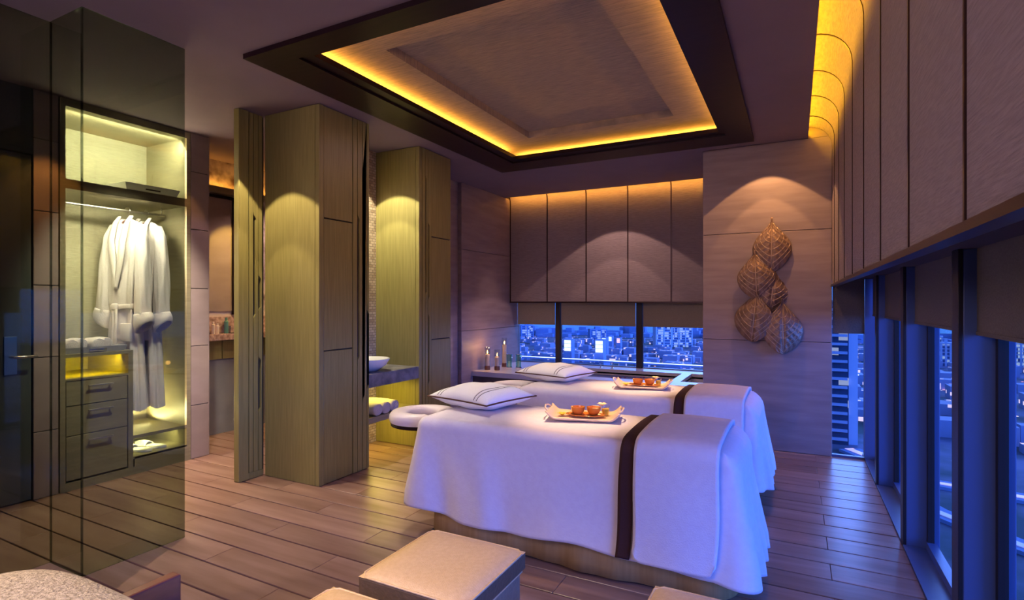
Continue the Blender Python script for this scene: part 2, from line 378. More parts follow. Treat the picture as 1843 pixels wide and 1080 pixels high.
# ================================================================== RIGHT WINDOW WALL
def prof_right(zb, off):
    p = [(.30-off, zb), (.30-off, 2.2), (.30-off, 2.80)]
    for k in range(1, 9):
        a = k/8*PI/2; p.append((.10+(.20-off)*math.cos(a), 2.80+(.20-off)*math.sin(a)))
    p.append((-.06, 3.0-off)); return p
def strip_bm(prof, th, axis, a, b):
    """profile list (h,z) normal side thickness th, swept from a to b along axis"""
    bm = bmesh.new(); V = []
    def P(h, z, t): return Vector((h, t, z)) if axis == 'y' else Vector((t, h, z))
    n = len(prof); nrm = []
    for i in range(n):
        p0, p1 = prof[max(i-1, 0)], prof[min(i+1, n-1)]; dx, dz = p1[0]-p0[0], p1[1]-p0[1]; l = math.hypot(dx, dz) or 1
        nrm.append((dz/l, -dx/l))
    A = [[bm.verts.new(P(h, z, t)) for h, z in prof] for t in (a, b)]
    B = [[bm.verts.new(P(h+nx*th, z+nz*th, t)) for (h, z), (nx, nz) in zip(prof, nrm)] for t in (a, b)]
    for i in range(n-1):
        bm.faces.new((A[0][i], A[0][i+1], A[1][i+1], A[1][i])); bm.faces.new((B[0][i], B[1][i], B[1][i+1], B[0][i+1]))
        for s in (0, 1): bm.faces.new((A[s][i], B[s][i], B[s][i+1], A[s][i+1]))
    for i in (0, n-1): bm.faces.new((A[0][i], A[1][i], B[1][i], B[0][i]))
    return bm
wr = struct(boxes('wall_right', [(.325, .78, -1.5, 5.70, 1.60, 1.66), (.72, .78, -1.5, 5.70, 1.6, 3.3), (.29, .78, 5.69, 5.80, 1.6, 3.3)], M_joint))
sm = [5.68, 5.333, 4.815, 4.297, 3.723, 3.138, 2.553, 1.961, 1.364, .78, .2, -.38, -.96, -1.5]
for a, b in zip(sm, sm[1:]):
    link('fabric_panel', strip_bm(prof_right(1.555, 0), .02, 'y', b+.006, a-.006), M_fab, wr, smooth=True, autos=40)
for a in sm[1:-1]:
    link('seam_trim', strip_bm(prof_right(1.55, .004), .022, 'y', a-.006, a+.006), M_trim, wr, smooth=True, autos=40)
box('bottom_trim', .29, .335, -1.5, 5.68, 1.535, 1.556, M_trim, wr)
# sill, columns, glass
struct(boxes('trim_1', [(.55, .72, -1.5, 5.9, -.06, .012)], M_mull))
cy = [(-.87, -.78), (.29, .38), (1.45, 1.54), (2.61, 2.70), (3.79, 3.87), (4.935, 5.01)]
for i, (a, b) in enumerate(cy):
    t_ = empty('trim_%d' % (i+2), (.62, a, 0), kind='structure')
    box('mullion', .565, .72, a, b, 0, 1.60, M_mull, t_, bev=.004)
    box('mullion_cap', .55, .565, a-.002, b+.002, 0, 1.60, M_mulld, t_, bev=.002)
    box('glazing_bead', .66, .69, a-.03, a, .05, 1.60, M_mulld, t_); box('glazing_bead', .66, .69, b, b+.03, .05, 1.60, M_mulld, t_)
ye = [-1.5]+[q for c_ in cy for q in c_]+[5.70]
order = ['nearest the camera, at the right edge', 'second from the camera', 'third from the camera', 'fourth from the camera, narrow in view', 'farthest, beside the corner']
for i in range(0, len(ye), 2):
    a, b = ye[i], ye[i+1]
    wi = empty('window_%d' % (i//2+1), (.68, (a+b)/2, .012), kind='structure')
    box('glass_pane', .670, .682, a+.005, b-.005, .05, 1.60, M_glass, wi)
    box('bottom_rail', .655, .70, a, b, .012, .055, M_mull, wi)
bl = [(5.012, 5.66), (3.872, 4.933), (2.702, 3.788), (1.542, 2.608), (.382, 1.448)]
lb = ['farthest narrow brown roller blind on right window wall, beside the corner', 'small brown roller blind on right window wall between two blue mullions, second from corner',
      'brown roller blind on right window wall, middle one of those in view', 'wide grey brown roller blind, largest on the right window wall at the photo edge', 'brown roller blind on right window wall, just outside the right photo edge']
def blind(x0, x1, y0, y1, zb, zt, m, lab, ax):
    r = empty('roller_blind', ((x0+x1)/2, (y0+y1)/2, zb), lab, 'blind', 'roller blinds over the windows')
    box('blind_fabric', x0, x1, y0, y1, zb+.012, zt, m, r)
    if ax == 'y': box('hem_bar', x0-.003, x1+.003, y0, y1, zb, zb+.014, m, r)
    else: box('hem_bar', x0, x1, y0-.003, y1+.003, zb, zb+.014, m, r)
for (a, b), l_ in zip(bl[:4], lb[:4]): blind(.606, .612, a, b, 1.275, 1.60, M_blind2, l_, 'y')
# corner side light beside the leaf wall
wi = empty('window_8', (.43, 5.72, 0), kind='structure')
box('glass_pane', .305, .55, 5.715, 5.725, .02, 1.6, M_glass, wi); box('bottom_rail', .30, .55, 5.70, 5.74, -.02, .02, M_mull, wi)
box('corner_post', .55, .72, 5.68, 5.80, 0, 1.6, M_mull, wi)
blind(.305, .548, 5.695, 5.701, 1.115, 1.6, M_blind2, 'dark green brown roller blind in corner window beside the leaf wall', 'x')

# ================================================================== BACK NICHE
def prof_back(zb, off):
    p = [(7.07-off, zb), (7.07-off, 2.2), (7.07-off, 2.84)]
    for k in range(1, 7):
        a = k/6*PI/2; p.append((6.95+(.12-off)*math.cos(a), 2.84+(.15-off)*math.sin(a)))
    p.append((6.80, 2.99-off)); return p
wb = struct(boxes('wall_niche_back', [(-3.72, -.80, 7.12, 7.45, 1.42, 1.48), (-3.72, -.80, 7.40, 7.45, 1.42, 3.3)], M_joint))
sb = [-3.71, -3.112, -2.531, -1.952, -1.393, -.81]
for a, b in zip(sb, sb[1:]):
    link('fabric_panel', strip_bm(prof_back(1.40, 0), .02, 'x', a+.007, b-.007), M_fab, wb, smooth=True, autos=40)
for a in sb[1:-1]+[-3.703]:
    link('seam_trim', strip_bm(prof_back(1.395, .005), .024, 'x', a-.008, a+.008), M_trim, wb, smooth=True, autos=40)
box('bottom_trim', -3.71, -.81, 7.06, 7.10, 1.383, 1.402, M_trim, wb)
struct(box('wall_niche_sill', -3.72, -.80, 7.34, 7.42, 0, .5, M_stone))
wx = [(-3.71, -3.098), (-3.002, -1.912), (-1.813, -.81)]
for i, (a, b) in enumerate(wx):
    wi = empty('window_%d' % (i+9), ((a+b)/2, 7.35, .5), kind='structure')
    box('glass_pane', a, b, 7.352, 7.362, .51, 1.44, M_glass, wi); box('bottom_rail', a, b, 7.335, 7.38, .495, .512, M_mull, wi)
for i, (a, b) in enumerate(((-3.098, -3.002), (-1.912, -1.813))):
    t_ = empty('trim_%d' % (i+9), ((a+b)/2, 7.3, .5), kind='structure')
    box('mullion', a+.012, b-.012, 7.30, 7.40, .5, 1.42, M_mulld, t_, bev=.004); box('mullion_cap', a, b, 7.335, 7.35, .5, 1.42, M_mull, t_)
for (a, b), l_ in zip(((-3.705, -3.10), (-3.0, -1.915), (-1.81, -.812)), ('beige roller blind over left back window beside the stone wall', 'beige roller blind over middle back window, widest of three', 'beige roller blind over right back window beside the leaf wall')):
    blind(a, b, 7.318, 7.324, 1.062, 1.42, M_blind, l_, 'x')

# bath platform
dk = empty('bath_platform', (-2.26, 6.0, 0), 'low stone bath platform with sunken tub under the back windows', 'bathtub')
bm = bmesh.new(); Z0, Z1 = .44, .50
for b in ((-3.708, -3.15, 6.0, 7.338), (-3.15, -1.25, 6.0, 6.22), (-3.15, -1.25, 7.02, 7.338), (-1.25, -1.14, 6.0, 7.338), (-1.14, -.9, 6.0, 6.30), (-1.14, -.9, 7.05, 7.338), (-.9, -.811, 6.0, 7.338)):
    addbox(bm, *b, Z0, Z1)
link('deck_top', bm, M_deck, dk)
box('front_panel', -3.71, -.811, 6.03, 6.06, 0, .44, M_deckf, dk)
for x in (-3.0, -2.3, -1.6): box('panel_joint', x, x+.012, 6.022, 6.031, .01, .43, M_trim, dk)
boxes('basin', [(-3.17, -3.15, 6.2, 7.04, .02, .46), (-1.25, -1.23, 6.2, 7.04, .02, .46), (-3.15, -1.25, 6.2, 6.22, .02, .46), (-3.15, -1.25, 7.02, 7.04, .02, .46), (-3.15, -1.25, 6.22, 7.02, .02, .05)], M_deck, dk)
boxes('small_basin', [(-1.16, -.88, 6.28, 7.07, .32, .34), (-1.16, -1.14, 6.28, 7.07, .34, .46), (-.9, -.88, 6.28, 7.07, .34, .46), (-1.14, -.9, 6.28, 6.30, .34, .46), (-1.14, -.9, 7.05, 7.07, .34, .46)], M_deck, dk)
tag(box('bath_water', -3.149, -1.251, 6.221, 7.019, .06, .43, M_water), 'still dark water filling the sunken tub', 'water', kind='stuff')
bm = bmesh.new()
for k in range(70):
    x, y, a, s = random.uniform(-3.05, -1.3), random.uniform(6.3, 6.95), random.uniform(0, 6), random.uniform(.012, .022)
    if random.random() < .5: x = random.gauss(-1.6, .2); y = random.gauss(6.6, .15); x = min(max(x, -3.05), -1.3); y = min(max(y, 6.26), 6.98)
    pts = [(x+s*math.cos(a+t)*(1 if i % 2 else .7), y+s*math.sin(a+t)*(.7), .431) for i, t in enumerate((0, 1, 2, 3, 4.1, 5.2))]
    extrude_poly(bm, pts, (0, 0, .005))
tag(link('flower_petals', bm, M_petalr), 'dark red flower petals floating on the bath water', 'petals', kind='stuff')
for k, (x, lab) in enumerate(((-2.342, 'left of two small crystal tap handles on far bath ledge'), (-2.18, 'right of two small crystal tap handles on far bath ledge'))):
    t_ = empty('bath_tap', (x, 7.13, .5), lab, 'tap', 'crystal taps on the bath ledge')
    link('tap_stem', lathe(bmesh.new(), [(.022, 0), (.022, .008), (.009, .012), (.009, .05)], (x, 7.13, .5), 16), M_chrome, t_, True, autos=40)
    bm = bmesh.new(); lathe(bm, [(.012, .05), (.030, .058), (.034, .08), (.024, .095), (.008, .10)], (x, 7.13, .5), 6); link('tap_handle', bm, M_clear, t_)
# candles on the platform
def candle(x, y, h, hc, lab):
    t_ = empty('candle_glass', (x, y, .5), lab, 'candle', 'tall glass candle holders on the bath platform')
    link('holder_foot', lathe(bmesh.new(), [(.036, 0), (.038, .01), (.038, .05), (.032, .055)], (x, y, .5), 24), M_red, t_, True, autos=40)
    link('glass_tube', lathe(bmesh.new(), [(.040, .05), (.040, h), (.037, h), (.037, .055)], (x, y, .5), 24, False), M_clear, t_, True, autos=40)
    link('candle_wax', lathe(bmesh.new(), [(.030, .056), (.031, hc), (.026, hc+.004), (0.002, hc)], (x, y, .5), 24), M_wax, t_, True, autos=40)
    link('flame', lathe(bmesh.new(), [(.001, hc+.012), (.007, hc+.022), (.006, hc+.035), (.001, hc+.058)], (x, y, .5), 12), M_flame, t_, True)
candle(-3.60, 6.22, .30, .20, 'tall glass candle holder nearest the stone wall, left of the front two')
candle(-3.47, 6.25, .27, .17, 'shorter glass candle holder with lit candle, right of the front two')
candle(-3.56, 6.62, .40, .30, 'tallest glass candle holder standing behind the other two')
lamp('POINT', 'candle_light', (-3.53, 6.2, .80), 2.0, (1, .5, .15), shadow_soft_size=.02)
for x, y, lab in ((-3.40, 6.46, 'green tinted glass lantern, left one beside the candles'), (-3.28, 6.50, 'green tinted glass lantern, right one nearest the tub')):
    t_ = empty('glass_lantern', (x, y, .5), lab, 'lantern', 'green glass lanterns on the bath platform')
    link('lantern_base', lathe(bmesh.new(), [(.040, 0), (.046, .012), (.046, .02), (.03, .03)], (x, y, .5), 8), M_chrome, t_)
    link('lantern_glass', lathe(bmesh.new(), [(.038, .025), (.042, .19), (.038, .19), (.034, .03)], (x, y, .5), 8, False), M_green, t_)
    link('lantern_rim', lathe(bmesh.new(), [(.036, .19), (.046, .192), (.046, .20), (.036, .20)], (x, y, .5), 8), M_chrome, t_)
    link('tealight', lathe(bmesh.new(), [(.016, .03), (.016, .10), (.002, .102)], (x, y, .5), 12), M_wax, t_)
# little stool in front of platform
st = empty('round_stool', (-3.15, 5.3, 0), 'low round grey padded stool between bath platform and massage table heads', 'stool')
link('seat_pad', lathe(bmesh.new(), [(.02, .34), (.23, .33), (.26, .35), (.265, .39), (.24, .425), (.15, .44), (.01, .445)], (-3.15, 5.3, 0), 40), M_grey, st, True)
link('stool_base', lathe(bmesh.new(), [(.20, 0), (.20, .02), (.18, .03), (.18, .335)], (-3.15, 5.3, 0), 32), M_trim, st, True, autos=40)

# ================================================================== LEAF SCULPTURE
ls = empty('leaf_wall_sculpture', (-.2, 5.66, .916), 'bronze wall sculpture of five overlapping veined leaves on the stone wall', 'wall art')
M_vein = mat('vein_bronze', (.52, .38, .28), .35, .4)
def leaf(cx0, ztip, zbot, w_, dy, tilt=0, side=0):
    H = ztip-zbot; nu, nv = 56, 36; C0 = Vector((cx0, 0, (ztip+zbot)/2)); TM = Matrix.Rotation(tilt, 3, 'Y')
    def width(t):
        if t < .05: return .04
        s = (t-.05)/.95
        if s >= 1: return 0
        q = max(0, math.sin(PI*s**1.15)); up = s**1.15 < .5
        return max(.04, q**(1.15 if up else .62))
    def at(t, s, lift=0):
        x = s*width(t)*w_/2; z = ztip-H*t
        dome = .050*(1-abs(s)**1.7)*min(1, width(t)*1.1) - .012*(1-min(1, abs(s)*7))
        rip = .0030*math.sin(abs(s)*16-t*52)*min(1, abs(s)*4)
        p = TM @ Vector((x, 0, z-C0.z))
        return Vector((cx0+p.x, 5.665-dome-rip-dy-lift+side*s*.03, C0.z+p.z))
    bm = bmesh.new(); grid(bm, lambda u, v: at(u, 2*v-1), nu, nv)
    o = link('leaf', bm, M_leaf, ls, True); solid(o, .006)
    bm = bmesh.new(); tube(bm, [at(k/24, 0, .004) for k in range(25)], [.004+.004*k/24 for k in range(25)], 6)
    link('midrib', bm, M_vein, o, True)
    for sg in (-1, 1):
        for k in range(6):
            t0 = .97-.125*k; pts = []
            for q in range(13):
                a = q/12; s_ = sg*a*.96; t = t0-.36*(a**1.7)*(1-.05*k)
                if t > .10: pts.append(at(t, s_, .003))
            if len(pts) > 3: link('side_vein', tube(bmesh.new(), pts, .0036, 5), M_vein, o, True)
leaf(-.190, 2.19, 1.680, .33, .012, 0)
leaf(-.182, 1.73, 1.285, .32, -.008, R(6), 1)
leaf(-.325, 1.89, 1.425, .33, .03, R(-3))
leaf(-.338, 1.52, 1.020, .345, .045, R(5), -1)
leaf(-.098, 1.43, .916, .335, .04, R(-1), 1)
for x, z in ((-.19, 1.95), (-.33, 1.62), (-.34, 1.25), (-.10, 1.15)): box('standoff', x-.01, x+.01, 5.648, 5.68, z-.01, z+.01, M_trim, ls)

# ================================================================== OLIVE CABINETS
def strip(bm, ya, yb, z0, z1, x0, x1, sl=None, sr=None, ch=.03, dp=.022):
    """a vertical batten in the Y-Z plane with notched left/right edges"""
    L_ = [(ya, z0)]; 
    if sl:
        for (a, b) in sl: L_ += [(ya, a-ch), (ya+dp, a), (ya+dp, b), (ya, b+ch)]
    L_.append((ya, z1)); R_ = [(yb, z0)]
    if sr:
        for (a, b) in sr: R_ += [(yb, a-ch), (yb-dp, a), (yb-dp, b), (yb, b+ch)]
    R_.append((yb, z1))
    pts = L_+R_[::-1]
    return extrude_poly(bm, [(x0, p[0], p[1]) for p in pts], (x1-x0, 0, 0))
def battens(parent, ys, z0, z1, x0, x1, slots):
    """ys boundaries, slots per boundary index"""
    for i in range(len(ys)-1):
        link('batten', strip(bmesh.new(), ys[i]+.003, ys[i+1]-.003, z0, z1, x0, x1, slots.get(i), slots.get(i+1, None) if False else None), M_olive, parent)
def cabinet(name, lab, X0, X1, Y0, Y1, yA, yB, ys, slots, split, door_y):
    c = empty(name, ((X0+X1)/2, (Y0+Y1)/2, 0), lab, 'cabinet')
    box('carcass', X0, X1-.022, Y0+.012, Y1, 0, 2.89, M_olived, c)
    box('front_panel', X0, X1-.045, Y0-.006, Y0+.012, .004, 2.895, M_olive, c)
    box('corner_post', X1-.042, X1, Y0-.006, Y0+.04, .004, 2.895, M_olive, c, bev=.003)
    return c
ca = cabinet('tall_cabinet', 'large olive tall cabinet with spotlit blank front, nearest of the two', -3.78, -3.18, 2.97, 3.505, 0, 0, None, None, None, None)
for a, b in ((.006, 1.018), (1.028, 2.034), (2.044, 2.893)):
    box('cabinet_door', -3.20, -3.182, 3.013, 3.314, a, b, M_olive, ca, bev=.002, seg=1)
ysA = [3.318, 3.367, 3.425, 3.477, 3.505]
battens(ca, ysA, .006, 2.893, -3.20, -3.178, {1: [(.95, 2.08)], 2: [(1.90, 2.48), (.62, 1.36)], 3: [(.7, 1.3)]})
boxes('slot_back', [(-3.206, -3.196, 3.318, 3.505, .01, 2.89)], M_joint, ca)
cb = cabinet('tall_cabinet', 'olive tall cabinet right of the washbasin, farther of the two', -3.74, -3.20, 4.226, 4.765, 0, 0, None, None, None, None)
cb.name = 'tall_cabinet.001'
ysB = [4.272, 4.316, 4.36, 4.42]
battens(cb, ysB, .006, 2.893, -3.22, -3.198, {1: [(1.5, 2.6)], 2: [(.62, 1.25), (1.45, 2.15)]})
boxes('slot_back', [(-3.226, -3.216, 4.272, 4.76, .01, 2.89)], M_joint, cb)
for a, b in ((.006, 1.018), (1.028, 2.040), (2.050, 2.893)):
    box('cabinet_door', -3.22, -3.202, 4.424, 4.762, a, b, M_olive, cb, bev=.002, seg=1)
# pocket door stack next to corridor
pd = empty('sliding_door', (-3.82, 2.86, 0), 'narrow olive sliding door edge with notched battens, left of the large cabinet', 'door')
box('stile', -3.86, -3.80, 2.745, 2.83, .004, 2.895, M_olive, pd, bev=.003)
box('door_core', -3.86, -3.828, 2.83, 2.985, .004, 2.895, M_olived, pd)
box('bottom_rail', -3.83, -3.806, 2.83, 2.965, .004, .05, M_olive, pd)
battens(pd, [2.836, 2.876, 2.922, 2.960], .052, 2.893, -3.826, -3.806, {1: [(1.30, 2.06)], 2: [(.55, .93), (1.36, 1.58)], 3: []})
# mosaic alcove behind basin
struct(box('wall_mosaic', -3.76, -3.735, 3.506, 4.226, 0, 2.9, M_mosaic))
vt = empty('basin_counter', (-3.47, 3.87, 0), 'thick grey stone counter between the two olive cabinets', 'counter')
box('stone_slab', -3.735, -3.20, 3.508, 4.216, .665, .78, M_grey, vt, bev=.004)
bs = empty('washbasin', (-3.36, 3.70, .78), 'round white vessel washbasin on grey stone counter', 'basin')
link('bowl', lathe(bmesh.new(), [(.06, .002), (.10, .004), (.17, .05), (.205, .105), (.205, .112), (.195, .112), (.16, .06), (.09, .022), (.01, .02)], (-3.40, 3.715, .78), 48), M_porc, bs, True, autos=60)
tp = empty('wall_tap', (-3.68, 3.80, 1.0), 'white square wall tap on mosaic above washbasin', 'tap')
box('spout', -3.735, -3.50, 3.78, 3.83, 1.04, 1.065, M_porc, tp, bev=.006); box('spout_tip', -3.53, -3.49, 3.78, 3.83, .98, 1.062, M_porc, tp, bev=.006); box('wall_plate', -3.736, -3.72, 3.70, 3.92, .90, .96, M_marbled, tp, bev=.003)
sh = tag(box('towel_shelf', -3.735, -3.21, 3.508, 4.222, .355, .405, M_olive2, None, bev=.003), 'olive open shelf holding rolled towels under the washbasin', 'shelf')
def rolltowel(name, c, r, L_, axis, m, parent=None):
    bm = bmesh.new(); c = Vector(c); n = 40
    def fn(u, v):
        a = 2*PI*u; rr = r*(1+.03*math.sin(3*a+v*7)+.02*math.sin(5*v*6+a)); e_ = min(v, 1-v)*L_
        if e_ < .012: rr *= .86+.14*math.sqrt(e_/.012)
        s = (v-.5)*L_
        p = (s, rr*math.cos(a), rr*math.sin(a)) if axis == 'x' else (rr*math.cos(a), s, rr*math.sin(a))
        return c+Vector(p)
    vv = grid(bm, fn, n, 14, True)
    for j in (0, 14): bm.faces.new([vv[i][j] for i in range(n)])
    for s in (1, -1):
        pts = []
        for k in range(60):
            t = k/59; a = t*2*PI*3.3; q = r*(.10+.80*t); e_ = s*(L_/2+.001)
            pts.append(c+Vector((e_, q*math.cos(a), q*math.sin(a)) if axis == 'x' else (q*math.cos(a), e_, q*math.sin(a))))
        tube(bm, pts, r*.055, 5)
    return link(name, bm, m, parent, True)
for k, y in enumerate((3.66, 3.77, 3.88)):
    tag(rolltowel('rolled_towel', (-3.36, y, .459), .054, .30, 'x', M_terry), ('rolled white towel on the shelf under the washbasin, leftmost of three', 'rolled white towel on the shelf under the washbasin, middle of three', 'rolled white towel on the shelf under the washbasin, rightmost of three')[k], 'towel', 'rolled towels under the washbasin')
area((-3.45, 3.87, .655), (-3.45, 3.87, 0), 3.2, (1, .78, .10), .4, .5)
area((-3.45, 3.87, .345), (-3.45, 3.87, 0), 3.4, (1, .74, .12), .4, .5)

# ================================================================== WARDROBE
XF, XB = -4.75, -5.365
wd_ = empty('open_wardrobe', (-5.02, 2.47, 0), 'open illuminated olive wardrobe with shelf, drawers and robes behind smoked glass', 'wardrobe')
box('side_panel', XB, XF, 1.995, 2.028, 0, 2.895, M_olive2, wd_); box('side_panel', XB, XF, 2.925, 2.96, 0, 2.895, M_olive2, wd_)
box('back_panel', XB-.02, XB, 2.0, 2.96, 0, 2.895, M_wall, wd_)
box('top_panel', XB, XF, 2.028, 2.925, 2.84, 2.895, M_olive2, wd_)
box('upper_shelf', XB, XF, 2.028, 2.925, 2.235, 2.305, M_olive2, wd_)
box('plinth', XF-.03, XF-.001, 2.028, 2.925, 0, .06, M_olive2, wd_)
box('plinth_board', XF-.03, XF, 2.50, 2.925, .06, .14, M_olive2, wd_)
box('divider', XB, XF, 2.452, 2.488, .06, .985, M_olive2, wd_)
box('counter_top', XB, XF, 2.028, 2.488, .985, 1.01, M_olive2, wd_)
box('niche_floor', XB, XF, 2.028, 2.452, .812, .826, M_olive2, wd_)
box('shoe_shelf', XB, XF, 2.488, 2.925, .29, .315, M_olive2, wd_); box('shoe_floor', XB, XF, 2.488, 2.925, .125, .142, M_olive2, wd_)
for a, b in ((.628, .808), (.405, .622), (.075, .399)):
    d_ = box('drawer', XB+.05, XF-.004, 2.034, 2.446, a, b, M_olive2, wd_, bev=.002, seg=1)
    bm = bmesh.new(); zc = b-.045
    addbox(bm, XF+.018, XF+.028, 2.165, 2.335, zc-.005, zc+.007, .002, 1); addbox(bm, XF-.004, XF+.02, 2.175, 2.187, zc-.004, zc+.004); addbox(bm, XF-.004, XF+.02, 2.313, 2.325, zc-.004, zc+.004)
    link('handle', bm, M_metal, d_)
bm = bmesh.new(); tube(bm, [(-5.02, 2.03, 2.17), (-5.02, 2.89, 2.17)], .011, 12); ra = link('hanging_rail', bm, M_metal, wd_, True, autos=50)
for yb in (2.865, 2.07):
    bm = bmesh.new(); tube(bm, [(-5.02, yb, 2.17), (-5.02, yb, 2.236)], .006, 8); link('rail_bracket', bm, M_metal, wd_, True)
area((-4.80, 2.47, 2.80), (-5.3, 2.47, 2.40), 40, YL, .85, .04, (0, 1, 0))
area((-4.80, 2.47, 2.225), (-5.10, 2.55, 1.2), 62, (1, .84, .62), .85, .04, (0, 1, 0))
area((-4.85, 2.24, .975), (-5.1, 2.24, .85), 11, (1, .66, .01), .35, .04, (0, 1, 0))
area((-4.9, 2.70, .283), (-5.05, 2.70, .15), 6, (1, .85, .35), .38, .04, (0, 1, 0))
area((-5.24, 2.70, .33), (-5.12, 2.70, 1.0), 24, (1, .80, .35), .38, .04, (0, 1, 0))
# box on upper shelf
bx = empty('gift_box', (-5.0, 2.65, 2.305), 'flat white tapered tray box with dark slot on wardrobe top shelf', 'box')
def traybox(bm, cx_, cy_, z, wx_, wy_, h, flare, th=.008):
    def ring(hx, hy, zz): return [bm.verts.new((cx_+a*hx, cy_+b*hy, zz)) for a, b in ((-1, -1), (1, -1), (1, 1), (-1, 1))]
    r = [ring(wx_/2, wy_/2, z), ring(wx_/2+flare, wy_/2+flare, z+h), ring(wx_/2+flare-th, wy_/2+flare-th, z+h), ring(wx_/2-th, wy_/2-th, z+th)]
    bm.faces.new(r[0]); bm.faces.new(r[3])
    for a, b in zip(r, r[1:]):
        for i in range(4): bm.faces.new((a[i], a[(i+1) % 4], b[(i+1) % 4], b[i]))
bm = bmesh.new(); traybox(bm, -4.95, 2.66, 2.306, .32, .40, .062, .02); link('box_body', bm, M_frost, bx)
box('slot_handle', -4.786, -4.779, 2.60, 2.72, 2.328, 2.348, M_trim, bx, bev=.003)
# tray with face towels
tt = empty('towel_tray', (-4.93, 2.23, 1.01), 'grey metal tray with cut-out handle on top of the drawer unit', 'tray')
bm = bmesh.new(); traybox(bm, -4.96, 2.245, 1.011, .34, .40, .042, .014); link('tray_body', bm, mat('grey_tray', (.34, .34, .40), .35), tt)
box('handle_plate', -4.776, -4.769, 2.19, 2.31, 1.02, 1.04, M_chrome, tt, bev=.003)
for k, (y, x) in enumerate(((2.11, -4.93), (2.20, -4.99), (2.29, -4.93), (2.37, -4.99))):
    tag(rolltowel('face_towel', (x, y, 1.068), .046, .17, 'x', M_terry), ('rolled white face towel in grey tray, leftmost', 'rolled white face towel in grey tray, second from left', 'rolled white face towel in grey tray, third from left', 'rolled white face towel in grey tray, rightmost')[k], 'towel', 'rolled face towels in the tray')
# slippers
def slipper(x, y, lab):
    s = empty('slipper', (x, y, .142), lab, 'slipper', 'white slippers on the shoe shelf')
    def out(t): # t 0..1 around
        a = 2*PI*t; l = math.cos(a)*.135; w2 = .046*(1+.18*math.cos(a)) if True else 0
        return l, math.sin(a)*w2
    rot = Matrix.Rotation(R(24), 3, 'Z')
    bm = bmesh.new(); n = 32; rg = []
    for z, k in ((.143, .95), (.147, 1), (.160, 1), (.165, .95)):
        rg.append([bm.verts.new(Vector((x, y, z))+rot @ Vector((out(i/n)[0]*k, out(i/n)[1]*k, 0))) for i in range(n)])
    bm.faces.new(rg[0]); bm.faces.new(rg[-1])
    for a, b in zip(rg, rg[1:]):
        for i in range(n): bm.faces.new((a[i], a[(i+1) % n], b[(i+1) % n], b[i]))
    link('sole', bm, M_white, s, True, autos=50)
    def fn(u, v):
        l = -.125+u*.115; a = PI*v; w2 = .050*(1-.25*(1-u)) ; h = .018+.040*math.sin(PI*min(1, .25+.5*u+.1))*1.0*(.55+.45*u)
        return Vector((x, y, .162))+rot @ Vector((l-.01*math.sin(a), -w2*math.cos(a), h*math.sin(a)*.95-.004))
    bm = bmesh.new(); grid(bm, fn, 8, 14); o = link('strap', bm, M_white, s, True); solid(o, .005)
slipper(-4.92, 2.60, 'white slipper on lit shoe shelf, left of the pair'); slipper(-4.93, 2.725, 'white slipper on lit shoe shelf, right of the pair')

